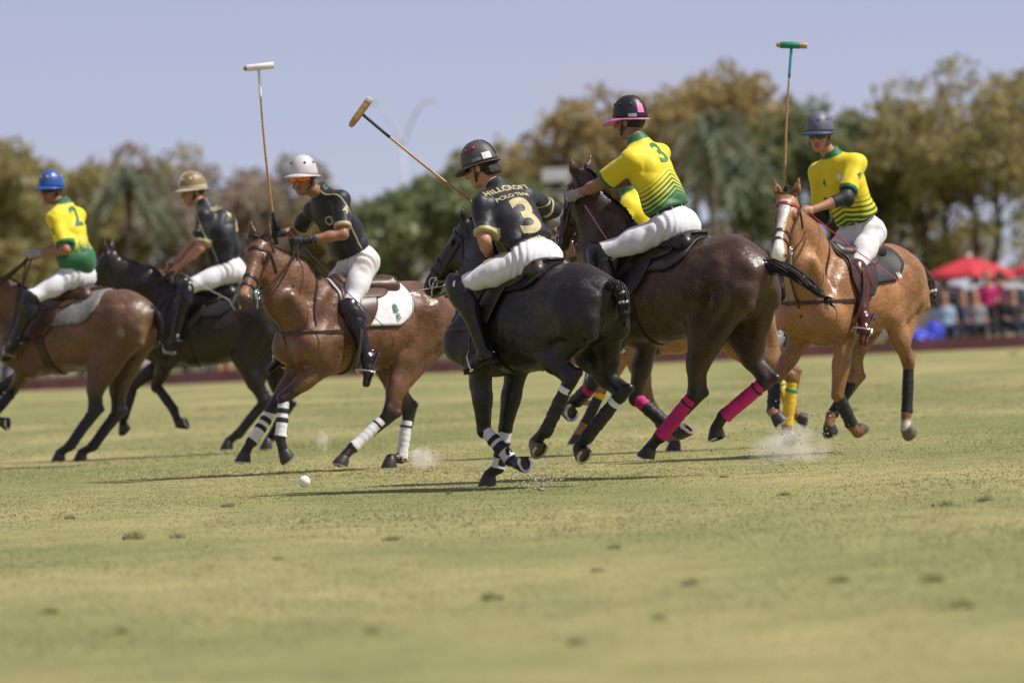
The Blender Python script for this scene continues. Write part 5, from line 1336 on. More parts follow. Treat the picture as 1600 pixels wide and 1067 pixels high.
badge(3, .68, .075, .042, M_GOLD, M_DARKP); badge(6, .78, .06, .032, M_WHITEP, M_BLUEP); badge(7, .56, .05, .045, M_WHITEP, M_BLUEP)
# helmet badges
def helmet_patch(k, a0, a1, e0, e1, m, nm='badge'):
    r = RIDERS[k]; mb = MB(); g = [[r['hp'](R(a0 + (a1 - a0) * i / 4), R(e0 + (e1 - e0) * j / 3), .0035) for i in range(5)] for j in range(4)]
    mb.add([q for row in g for q in row], [(j * 5 + i, j * 5 + i + 1, (j + 1) * 5 + i + 1, (j + 1) * 5 + i) for j in range(3) for i in range(4)]); mb.build(nm, m, r['helmet'])
helmet_patch(5, 140, 165, 12, 36, M_PINK); helmet_patch(5, 108, 135, 2, 10, M_GREYW); helmet_patch(4, 120, 150, 4, 20, M_WHITEP); helmet_patch(4, 85, 115, 4, 12, mat('grey_print', (.2, .21, .23), .6))
for aa in (60, 100): 
    p = Vector(RIDERS[4]['hp'](R(aa), R(42), .001)); no = (p - Vector(RIDERS[4]['HC'])).normalized(); mb = MB(); mb.lathe([(.013, -.002), (.013, .003), (.008, .005)], 12, Matrix.Translation(p) @ no.to_track_quat('Z', 'Y').to_matrix().to_4x4()); mb.build('vent', mat('red_vent', (.45, .02, .02), .5), RIDERS[4]['helmet'])
# wrist watch on the white-helmet player
ha, d, m, g = RIDERS[3]['J']['handL']; mb = MB(); c = ha - d * .125; rg = [Vector(c + (g * math.cos(a) + m * math.sin(a)) * .034) for a in np.linspace(0, 2 * math.pi, 17)[:-1]]
mb.loop(rg, .004, flat=(.022, .005), up=tuple(d)); w_ = mb.build('watch', M_DARKP, RIDERS[3]['root'], angle=R(40)); mb = MB(); mb.lathe([(.019, 0), (.019, .009), (.015, .011)], 16, Matrix.Translation(c - m * .035 + g * .004) @ Vector(-m).to_track_quat('Z', 'Y').to_matrix().to_4x4()); mb.build('watch_face', mat('watch_blue', (.03, .06, .12), .2), w_)

# whips: thin canes held with the reins, world positions of grip and tip
def whip(label, pts, matl, rad=.0055, lash=None):
    pts = [Vector(p) for p in pts]; root = empty('whip', pts[0]); tag(root, label, 'whip', 'riding whips'); mb = MB()
    q = []
    for i in range(len(pts) - 1): q += [pts[i].lerp(pts[i + 1], u) - pts[0] for u in (0, .25, .5, .75)]
    q.append(pts[-1] - pts[0]); n = len(q); mb.tube(q, [rad * (1 - .5 * i / n) for i in range(n)], 6); mb.build('cane', matl, root)
    mb = MB(); d = (q[1] - q[0]).normalized(); mb.tube([-d * .12, -d * .1, d * .06], [.010, .008, .007], 7); mb.build('handle', M_GRIP, root)
    if lash: mb = MB(); mb.tube([Vector(l) - pts[0] for l in lash], .0035, 5); mb.build('lash', matl, root)
def wl_(k, j, off=(0, 0, 0)):
    r = RIDER_POSE[k]; th = R(r['th'] + 180); J = RIDERS[k]['J'][j]; c, s_ = math.cos(th), math.sin(th)
    return Vector((r['root'][0] + J[0] * c - J[1] * s_, r['root'][1] + J[0] * s_ + J[1] * c, r['root'][2] + J[2])) + Vector(off)
h = wl_(3, 'haL'); whip('thin dark whip across the white-helmet player\'s knee', [h, h + Vector((.36, -.22, -.40)), h + Vector((.66, -.30, -.70))], M_GRIP, lash=[h + Vector((.66, -.30, -.70)), h + Vector((.70, -.30, -.78)), h + Vector((.68, -.30, -.83))])
h = wl_(4, 'haL'); whip('pale grey whip pointing left from the number 3 player', [h + Vector((-.06, -.10, -.10)), h + Vector((-.30, -.12, -.14)), h + Vector((-.53, -.14, -.17))], M_GREYW, lash=[h + Vector((-.53, -.14, -.17)), h + Vector((-.535, -.14, -.29)), h + Vector((-.52, -.14, -.40))])
h = wl_(5, 'haL'); whip('pink whip hanging beside the dark brown pony\'s shoulder', [h + Vector((.05, -.05, -.02)), h + Vector((.20, -.16, -.28)), h + Vector((.36, -.22, -.56)), h + Vector((.43, -.22, -.56))], M_PINKW, lash=[h + Vector((.43, -.22, -.56)), h + Vector((.50, -.22, -.66)), h + Vector((.485, -.22, -.74))])
h = wl_(6, 'haL'); whip('red whip slanting across the chestnut pony\'s saddle pad', [h, h + Vector((.30, -.30, -.28)), h + Vector((.78, -.35, -.66)), h + Vector((.82, -.35, -.65))], M_REDW)
h = wl_(2, 'haL'); whip('grey whip held by the player in the tan helmet', [h, h + Vector((.20, -.30, -.14)), h + Vector((.48, -.36, -.30)), h + Vector((.53, -.36, -.40))], M_GREYW)

# the ball on the turf
bx, by = -1.47, 48.95
mb = MB(); mb.lathe([(.041 * math.sin(math.pi * i / 16), -.041 * math.cos(math.pi * i / 16)) for i in range(1, 16)], 24)
o = mb.build('polo_ball', mat('ball_plastic', (.80, .80, .78), .4, noise=(30, .08), bump=(40, .15, .004))); o.location = (bx, by, .052); tag(o, 'white ball on the grass in front of the bay pony', 'ball')

# ------------------------------------------------------------------ beyond the field: boards, trees, spectators
def leaf_material(name, c1, c2, trans=.35):
    m = bpy.data.materials.new(name); m.use_nodes = True; nt = m.node_tree; N = nt.nodes; L = nt.links
    for n in list(N): N.remove(n)
    at = N.new('ShaderNodeAttribute'); at.attribute_name = 'rnd'
    mx = N.new('ShaderNodeMixRGB'); mx.inputs[1].default_value = (*c1, 1); mx.inputs[2].default_value = (*c2, 1); L.new(at.outputs['Fac'], mx.inputs[0])
    d = N.new('ShaderNodeBsdfDiffuse'); t = N.new('ShaderNodeBsdfTranslucent'); g = N.new('ShaderNodeBsdfGlossy'); g.inputs['Roughness'].default_value = .5
    L.new(mx.outputs[0], d.inputs[0]); L.new(mx.outputs[0], t.inputs[0])
    s1 = N.new('ShaderNodeMixShader'); s1.inputs[0].default_value = trans; L.new(d.outputs[0], s1.inputs[1]); L.new(t.outputs[0], s1.inputs[2])
    s2 = N.new('ShaderNodeMixShader'); s2.inputs[0].default_value = .03; L.new(s1.outputs[0], s2.inputs[1]); L.new(g.outputs[0], s2.inputs[2])
    o = N.new('ShaderNodeOutputMaterial'); L.new(s2.outputs[0], o.inputs[0])
    return m
M_BARK = mat('bark', (.085, .066, .052), .9, noise=(3, .4), bump=(12, .8, .05))
M_PALMT = mat('palm_trunk', (.13, .11, .09), .9, noise=(4, .4), bump=(14, .8, .05))
LEAFM = {
 'olive': leaf_material('leaves_olive', (0.234, 0.214, 0.085), (0.456, 0.393, 0.165), .52),
 'gold': leaf_material('leaves_gold', (0.268, 0.214, 0.089), (0.513, 0.399, 0.171), .52),
 'green': leaf_material('leaves_green', (0.142, 0.182, 0.082), (0.302, 0.336, 0.154), .52),
 'brown': leaf_material('leaves_brown', (0.285, 0.226, 0.16), (0.479, 0.382, 0.262), .52),
 'grey': leaf_material('leaves_grey_brown', (0.285, 0.234, 0.185), (0.467, 0.388, 0.302), .52),
 'palm': leaf_material('fronds', (.130, .165, .110), (.280, .310, .210), .4),
}
def leaf_cloud(rs, cs, n, size, flat=1.0):
    """leaf sprays as bent quads spread through clumps; cs list of (centre, radius)"""
    V = []; C = []
    cs = [(np.array(c), np.array(r) * np.ones(3)) for c, r in cs]; vol = np.array([r.prod() ** .67 for c, r in cs]); pr = vol / vol.sum()
    pick = rs.choice(len(cs), n, p=pr); u = rs.normal(size=(n, 3)); u /= np.linalg.norm(u, axis=1)[:, None]
    rad = rs.uniform(.35, 1.0, n) ** .5 * (1 + rs.normal(size=n) * .10)
    cen = np.array([cs[i][0] for i in pick]); rr = np.array([cs[i][1] for i in pick])
    P = cen + u * rr * rad[:, None]
    a = rs.normal(size=(n, 3)); a /= np.linalg.norm(a, axis=1)[:, None]; b = rs.normal(size=(n, 3)); b -= a * (a * b).sum(1)[:, None]; b /= np.linalg.norm(b, axis=1)[:, None]
    s = size * rs.uniform(.5, 1.35, n)[:, None]
    q = np.stack([P - a * s - b * s * .1, P + b * s * .55, P + a * s + b * s * .12, P - b * s * .5], 1)
    clump = rs.uniform(0, 1, len(cs))[pick]
    col = np.clip(.50 * rs.uniform(0, 1, n) + .5 * clump, 0, 1)
    return q.reshape(-1, 3), np.arange(4 * n).reshape(n, 4), np.repeat(col, 4)

def tree(x, y, H, W, kind, label, seed, base=.28, n=2300, leaf=.26, lean=0.0, trunks=1, dens=1.0):
    rs = np.random.RandomState(seed); root = empty('tree', (x, y, 0)); tag(root, label, 'tree', 'trees beyond the far side of the field')
    mb = MB(); tips = []
    for k in range(trunks):
        bx_ = (k - (trunks - 1) / 2) * W * .10 + rs.uniform(-.1, .1); r0 = .024 * H * (1 if trunks == 1 else .7)
        top = np.array([bx_ * 2.2 + lean, rs.uniform(-.3, .3), H * .55]); p = [np.array([bx_, 0, -.1]), np.array([bx_ * 1.2 + rs.uniform(-.15, .15), 0, H * .2]), np.array([bx_ * 1.6 + rs.uniform(-.2, .2), 0, H * .38]), top]
        mb.tube(p, [r0 * 1.25, r0, r0 * .8, r0 * .5], 9)
        for j in range(7):
            f = rs.uniform(.35, .95); st = p[1] * (1 - f) + p[3] * f; an = rs.uniform(0, 6.28); d = np.array([math.cos(an) * W * .40, math.sin(an) * W * .36, H * rs.uniform(.16, .40)])
            e = st + d * rs.uniform(.7, 1.0); m_ = (st + e) / 2 + np.array([0, 0, -H * .03]) + rs.normal(size=3) * .15
            mb.tube([st, m_, e], [r0 * .42, r0 * .28, r0 * .10], 6); tips.append(e)
            for q in range(3):
                e2 = e + np.array([rs.normal() * W * .12, rs.normal() * W * .12, rs.uniform(.0, .12) * H]); s2 = m_ * .4 + e * .6
                mb.tube([s2, (s2 + e2) / 2 + rs.normal(size=3) * .08, e2], [r0 * .16, r0 * .11, r0 * .04], 5); tips.append(e2)
    mb.build('trunk', M_BARK, root)
    cs = []
    for t in tips: cs.append((t + rs.normal(size=3) * .15, np.array([W * .115, W * .115, H * .075]) * rs.uniform(.7, 1.35)))
    nz = 16
    for i in range(nz):
        a = rs.uniform(0, 6.28); z = rs.uniform(base, .93); rr = math.sqrt(max(0, 1 - ((z - (base + .93) / 2) / ((.97 - base) / 2)) ** 2)) * .44 * W
        cs.append((np.array([math.cos(a) * rr * rs.uniform(.5, 1) + lean * z, math.sin(a) * rr * rs.uniform(.5, 1), z * H]), np.array([W * .12, W * .12, H * .075]) * rs.uniform(.7, 1.4)))
    V, F, c = leaf_cloud(rs, cs, int(n * dens), leaf)
    V[:, 2] = np.maximum(V[:, 2], .15)
    mesh_np('crown', V, F, LEAFM[kind], root, smooth=False, attrs={'rnd': c})
    return root

def palm(x, y, H, label, seed, fl=1.9):
    rs = np.random.RandomState(seed); root = empty('palm_tree', (x, y, 0)); tag(root, label, 'palm', 'palms among the far trees'); mb = MB()
    mb.tube([(0, 0, -.1), (.05, 0, H * .4), (.12, 0, H * .8), (.14, 0, H)], [.19, .14, .13, .15], 10); mb.build('trunk', M_PALMT, root)
    for i in range(30):
        az = i * 2.4 + rs.uniform(-.3, .3); el = rs.uniform(-.5, 1.2); d = np.array([math.cos(az) * math.cos(el), math.sin(az) * math.cos(el), math.sin(el)]); L = fl * rs.uniform(.8, 1.1)
        w = nrm(np.cross(d, [0, 0, 1.])); V = []; F = []; c0 = np.array([.14, 0, H])
        for j in range(9):
            t = j / 8; p = c0 + d * L * t + np.array([0, 0, -.75 * L * t * t])
            V += [p]
        n0 = len(V)
        for j in range(1, 9):
            for sd in (-1, 1):
                p = V[j]; tip = p + w * sd * .42 * math.sin(math.pi * (.15 + .8 * j / 9)) + d * .22 + np.array([0, 0, -.16]); b = len(V); V += [tip]; F.append((j - 1, j, b))
        mesh_np('frond', np.array(V), np.array(F), LEAFM['palm'], root, smooth=False, attrs={'rnd': rs.uniform(0, 1, len(V))})
    return root

def PX(px, y): return (px - 800) / 11111.1 * y         # width scale at a distance, for laying out the far tree line in metres
TREES = [  # centre x in photo widths, distance, height m, width m, kind, words
 (-30, 246, 8.6, 6.4, 'olive', 'olive tree at the far left end of the tree line'), (70, 252, 8.9, 5.6, 'olive', 'yellowish olive tree behind the player in the blue helmet'),
 (150, 262, 8.9, 6.0, 'brown', 'brownish tree left of the far palm'), (245, 258, 8.4, 5.2, 'olive', 'thin olive brown tree right of the far palm'), (330, 250, 7.9, 5.4, 'grey', 'bare grey brown tree behind the tan helmet'),
 (420, 256, 7.8, 5.2, 'grey', 'bare grey tree behind the upright mallet'), (505, 250, 7.0, 4.8, 'brown', 'low brown tree right of the pale grey helmet'), (575, 248, 6.3, 4.0, 'olive', 'small olive tree at the dip in the tree line'),
 (650, 244, 6.7, 4.6, 'green', 'rounded green tree below the twin lamp'), (730, 250, 7.5, 4.8, 'green', 'green tree behind the number 3 player\'s helmet'), (800, 262, 8.2, 4.6, 'olive', 'olive tree between the two leading helmets'),
 (885, 258, 9.8, 5.6, 'gold', 'tall golden tree left of the pink-peaked helmet'), (985, 262, 10.8, 6.0, 'gold', 'tall golden oak behind the pink-peaked helmet'), (1090, 258, 11.1, 6.2, 'gold', 'tallest golden oak right of the pink-peaked helmet'),
 (1175, 264, 10.8, 4.6, 'gold', 'golden oak left of the green-taped mallet'), (1240, 252, 9.0, 4.0, 'green', 'green tree behind the green-taped mallet'), (1315, 256, 9.9, 5.0, 'green', 'dark green tree behind the grey and blue helmet'),
 (1395, 262, 9.3, 4.4, 'olive', 'olive tree over the chestnut pony\'s rump'), (1460, 256, 10.6, 5.4, 'olive', 'spreading olive tree left of the red umbrella'), (1545, 250, 11.2, 6.2, 'olive', 'large olive tree above the red umbrella'), (1650, 254, 11.2, 6.0, 'brown', 'brown tree at the far right end'),
]
for i, (px, y, H_, W_, kd, lb) in enumerate(TREES):
    right = 1380 < px < 1700
    H_ = H_ * (.84 if right else .91)
    tree(PX(px, y), y, H_, W_, kd, lb, 100 + i, base=.24 if right else .12, n=5600, leaf=.17 if kd not in ('grey', 'brown') else .13, trunks=2 if right else (2 if i % 3 == 0 else 1), dens=.9 if right else (1.15 if kd not in ('grey', 'brown') else 1.25))
for i, (px, H_, kd) in enumerate(((-130, 8.2, 'olive'), (-235, 8.0, 'brown'), (-340, 8.4, 'olive'), (-450, 7.8, 'green'), (-560, 8.2, 'olive'), (1750, 9.2, 'olive'), (1850, 9.0, 'green'), (1955, 8.6, 'olive'), (2060, 8.8, 'brown'), (2170, 8.4, 'olive'))):
    tree(PX(px, 255), 255 + i % 3 * 3, H_, 6.0, kd, '%s tree standing beyond the %s edge of the picture' % (('first', 'second', 'third', 'fourth', 'fifth')[i % 5], 'left' if px < 0 else 'right'), 160 + i, base=.15, n=3600, leaf=.18)
palm(PX(205, 238), 238, 6.3, 'palm with a drooping crown at the left', 5); palm(PX(1118, 240), 240, 7.2, 'palm with grey green fronds right of the pink-peaked helmet', 8, 2.2); palm(PX(1150, 246), 246, 6.0, 'shorter palm beside the grey green palm', 9, 2.0)
# dense low growth under the trees reads as one mass
rs = np.random.RandomState(7); cs = []
for px in range(-620, 2240, 24): cs.append((np.array([PX(px + rs.uniform(-10, 10), 272), 272 + rs.uniform(-5, 5), rs.uniform(.5, 3.8)]), np.array([1.1, 1.0, 1.0]) * rs.uniform(.6, 1.3)))
for px in range(-120, 1000, 40): cs.append((np.array([PX(px, 275), 276, rs.uniform(3, 5)]), np.array([1.2, 1.0, 1.1]) * rs.uniform(.6, 1.2)))
for px in range(1400, 1760, 30): cs.append((np.array([PX(px, 275), 276, rs.uniform(.2, .9)]), np.array([1.0, 1.0, .5])))
V, F, c = leaf_cloud(rs, cs, 36000, .17); V[:, 2] = np.maximum(V[:, 2], .02)
o = mesh_np('undergrowth', V, F, LEAFM['grey'], None, smooth=False, attrs={'rnd': c}); tag(o, 'brown and grey undergrowth massed beneath the far trees', 'undergrowth', kind='stuff')

# sideline boards
M_BOARD = mat('maroon_board', (.150, .050, .065), .6, noise=(2, .25)); M_BOARDT = mat('maroon_board_top', (.16, .06, .07), .6)
bd = empty('sideline_boards', (0, 156.7, 0)); tag(bd, 'low maroon boards along the far side of the field', 'boards')
for i in range(-12, 13):
    mb = MB(); mb.box((i * 3.0, 0, .13), (2.98, .05, .29)); o = mb.build('board', M_BOARD, bd, smooth=False)
    mb = MB(); mb.tube([(i * 3.0 + 1.49, .045, -.02), (i * 3.0 + 1.49, .045, .24)], .02, 6); mb.build('stake', M_BARK, o)

# twin-arm lamp and white cabin
M_LAMP = mat('pale_steel', (.62, .62, .64), .5, noise=(4, .1))
lx_, ly_ = PX(643, 284), 284
lp = empty('lamp_post', (lx_, ly_, 0)); lp.scale = (1.17, 1.17, 1.14); tag(lp, 'pale twin-armed lamp post rising over the green trees', 'lamp post'); mb = MB(); mb.tube([(0, 0, 0), (0, 0, 4), (0, 0, 7.6)], [.05, .042, .03], 10); mb.build('pole', M_LAMP, lp)
for sg in (-1, 1):
    mb = MB(); mb.tube([(0, 0, 7.2), (sg * .16, 0, 7.65), (sg * .42, 0, 8.2), (sg * .66, 0, 8.62), (sg * .80, 0, 8.72)], [.032, .036, .036, .03, .025], 8); ar = mb.build('arm', M_LAMP, lp)
    mb = MB(); mb.box((sg * 1.0, 0, 8.74), (.42, .2, .06)); mb.build('lamp_head', M_LAMP, ar, smooth=False)
M_CABW = mat('white_cabin', (.80, .80, .80), .5, noise=(3, .1))
cbx = empty('camera_lift', (PX(880, 254), 254, .55)); tag(cbx, 'white raised cabin among the trees between the two leading players', 'lift'); mb = MB(); mb.box((0, 0, 5.65), (1.0, .8, .46)); cb = mb.build('cabin', M_CABW, cbx, smooth=False)
for k in range(5):
    for sg in (-1, 1): mb = MB(); mb.tube([(-.5 * sg, .3, 1.0 + k * .88), (.5 * sg, .3, 1.0 + (k + 1) * .88)], .05, 6); mb.build('scissor_arm', M_LAMP, cbx)
mb = MB(); mb.box((0, 0, .55), (2.0, 1.1, .7)); mb.build('chassis', M_CABW, cbx, smooth=False)
for sx in (-.7, .7):
    mb = MB(); mb.lathe([(.05, -.5), (.3, -.5), (.32, 0), (.3, .5), (.05, .5)], 14, Matrix.Translation((sx, 0, .3)) @ Matrix.Rotation(R(90), 4, 'X')); mb.build('wheel', M_SOLEB, cbx)

# umbrellas
M_UMB = mat('red_canvas', (.50, .028, .04), .75, noise=(3, .15)); M_WHT = mat('white_plastic', (.72, .72, .72), .5)
def umbrella(x, y, label, Rr=1.15, zt=2.16, ze=1.74):
    r = empty('umbrella', (x, y, 0)); tag(r, label, 'umbrella', 'red umbrellas by the boards'); mb = MB(); mb.tube([(0, 0, 0), (0, 0, zt)], .022, 8); mb.build('pole', M_LAMP, r); mb = MB(); mb.lathe([(.26, 0), (.26, .05), (.05, .09)], 16); mb.build('base', M_SOLEB, r)
    for k in range(8):
        a0, a1 = k * math.pi / 4, (k + 1) * math.pi / 4; V = []; n = 5
        for i in range(n + 1):
            t = i / n
            for j in range(5):
                u = j / 4; a = a0 + (a1 - a0) * u; sag = .06 * math.sin(math.pi * u) * t; rr = Rr * t * (1 - .07 * math.sin(math.pi * u)); V.append((rr * math.cos(a), rr * math.sin(a), zt - (zt - ze) * t ** 1.25 - sag * .5))
        for j in range(5): u = j / 4; a = a0 + (a1 - a0) * u; rr = Rr * (1 - .07 * math.sin(math.pi * u)); V.append((rr * math.cos(a), rr * math.sin(a), ze - .06 * math.sin(math.pi * u) - .07))
        mb = MB(); mb.add(V, [(i * 5 + j, (i + 1) * 5 + j, (i + 1) * 5 + j + 1, i * 5 + j + 1) for i in range(n + 1) for j in range(4)]); mb.build('canopy_panel', M_UMB, r)
        mb = MB(); mb.tube([(0, 0, zt - .05), (Rr * math.cos(a0), Rr * math.sin(a0), ze - .01)], .009, 5); mb.build('rib', M_LAMP, r)
    mb = MB(); mb.lathe([(.02, zt - .02), (.07, zt), (.075, zt + .05), (.03, zt + .09), (.0, zt + .1)], 12, cap=False); mb.build('finial', M_WHT, r); return r
umbrella(PX(1519, 176), 176, 'red umbrella with a white finial above the spectators'); umbrella(PX(1652, 176), 176.4, 'red umbrella cut by the right edge of the picture')

# parked cars
M_GLASS = mat('car_glass', (.05, .065, .07), .06, spec=.8); M_TYRE = mat('tyre', (.012, .012, .012), .85); M_RIM = mat('alloy', (.5, .5, .5), .3, metal=.9); M_LIGHT = mat('head_lamp', (.7, .7, .68), .1); M_TAIL = mat('tail_lamp', (.35, .01, .01), .2)
def car(x, y, rz, paint, label, L=4.5, W=1.8, Hh=1.5, suv=True):
    r = empty('parked_car', (x, y, 0), rz); tag(r, label, 'car', 'cars parked behind the boards'); F = Field((-L / 2 - .1, -W / 2 - .1, .1), (L / 2 + .1, W / 2 + .1, Hh + .1), .045); b = .82 if suv else .74
    F.cone((-L / 2 + .36, 0, .56), (L / 2 - .40, 0, .52), .34, .32, .02, ((0, 1, 0), W / .68))
    F.cone((-L / 2 + .42, 0, .70), (L / 2 - .55, 0, .66), .30, .24, .05, ((0, 1, 0), W / .64))
    c0, c1 = (-L / 2 + .45, L / 2 - 1.75) if suv else (-L / 2 + 1.0, L / 2 - 1.9)
    F.cone((c0, 0, Hh - .36), (c1, 0, Hh - .36), .34, .34, .10, ((0, 1, 0), W * .84 / .68)); F.cone((c1, 0, Hh - .42), (c1 + .55, 0, b + .02), .28, .12, .10, ((0, 1, 0), W * .84 / .60))
    for sx in (-1, 1):
        for sy in (-1, 1): F.cone((sx * L * .30, sy * (W / 2 + .05), .33), (sx * L * .30, sy * (W / 2 - .22), .33), .37, .37, .02, sub=True)
    V, Q = F.mesh(1); bo = mesh_np('body', V, Q, paint, r); bv = BVHTree.FromPolygons([Vector(v) for v in V], [tuple(q) for q in Q])
    for sy in (-1, 1):
        n_ = 3 if suv else 2; ww = (c1 - c0 + .30) / n_
        for k in range(n_):
            xa, xb = c0 - .12 + k * ww + .04, c0 - .12 + (k + 1) * ww - .04; g = []
            for i in range(5):
                for j in range(4):
                    xx = xa + (xb - xa) * i / 4; zz = b + .13 + (Hh - .17 - b - .13) * j / 3; hit = bv.ray_cast(Vector((xx, sy * 2, zz)), Vector((0, -sy, 0)))[0]; g.append((hit if hit else Vector((xx, sy * .6, zz))) + Vector((0, sy * .012, 0)))
            mb = MB(); mb.add(g, [(i * 4 + j, (i + 1) * 4 + j, (i + 1) * 4 + j + 1, i * 4 + j + 1) for i in range(4) for j in range(3)]); mb.build('window', M_GLASS, r)
    for (x0, dx, nm) in ((L, -1, 'windscreen'), (-L, 1, 'rear_window')):
        g = []
        for i in range(6):
            for j in range(4):
                yy = -W * .36 + W * .72 * i / 5; zz = b + .16 + (Hh - .16 - b - .16) * j / 3; hit = bv.ray_cast(Vector((x0, yy, zz)), Vector((dx, 0, 0)))[0]; g.append((hit if hit else Vector((0, yy, zz))) - Vector((dx * .014, 0, 0)))
        mb = MB(); mb.add(g, [(i * 4 + j, (i + 1) * 4 + j, (i + 1) * 4 + j + 1, i * 4 + j + 1) for i in range(5) for j in range(3)]); mb.build(nm, M_GLASS, r)
    for sx in (-1, 1):
        for sy in (-1, 1):
            M = Matrix.Translation((sx * L * .30, sy * (W / 2 - .11), .33)) @ Matrix.Rotation(R(90), 4, 'X'); mb = MB(); mb.lathe([(.20, -.10), (.31, -.11), (.335, -.06), (.335, .06), (.31, .11), (.20, .10)], 24, M); wh = mb.build('wheel', M_TYRE, r); mb = MB(); mb.lathe([(.02, -.115), (.19, -.11), (.205, -.09), (.205, .09), (.19, .11), (.02, .115)], 20, M); mb.build('rim', M_RIM, wh)
        for sy in (-1, 1):
            p = bv.ray_cast(Vector((sx * L, sy * W * .34, .70)), Vector((-sx, 0, 0)))[0]
            if p: mb = MB(); mb.lathe([(.03, -.02), (.12, 0), (.10, .02)], 14, Matrix.Translation(p) @ Matrix.Rotation(R(90 * sx), 4, 'Y')); mb.build('headlight' if sx > 0 else 'tail_light', M_LIGHT if sx > 0 else M_TAIL, r)
    return r
def paint(n, c): return mat('paint_' + n, c, .3, coat=.6, noise=(2, .05))
for px, y, rz, pn, pc, lb, suv in (
    (1462, 188, 72, 'blue_grey', (.24, .30, .36), 'blue grey car with a large windscreen left of the red umbrella', True), (1380, 184, 178, 'cream', (.52, .47, .43), 'cream van seen under the chestnut pony\'s belly', True), (1560, 186, 8, 'silver', (.45, .46, .48), 'silver car under the umbrellas at the right', True),
    (1120, 188, 5, 'maroon', (.16, .03, .04), 'dark red car glimpsed behind the ponies\' legs', False), (990, 186, 175, 'blue', (.07, .16, .34), 'blue car behind the dark brown pony', False), (860, 190, 0, 'silver', (.45, .46, .48), 'silver car hidden behind the black pony', True),
    (655, 186, 3, 'grey', (.34, .35, .36), 'grey car low behind the bay pony\'s hind legs', True), (525, 192, 178, 'white', (.66, .66, .66), 'white car behind the bay pony\'s belly', True), (395, 188, 0, 'silver', (.45, .46, .48), 'silver car behind the near-black pony\'s hind legs', False), (255, 190, 180, 'blue', (.07, .16, .34), 'blue car behind the near-black pony\'s forelegs', True), (110, 187, 4, 'white', (.66, .66, .66), 'white car behind the brown pony at the left', True)):
    y = y - 17 if px < 1300 else y - 8
    car(PX(px, y), y, R(rz), paint(pn, pc), lb, suv=suv)

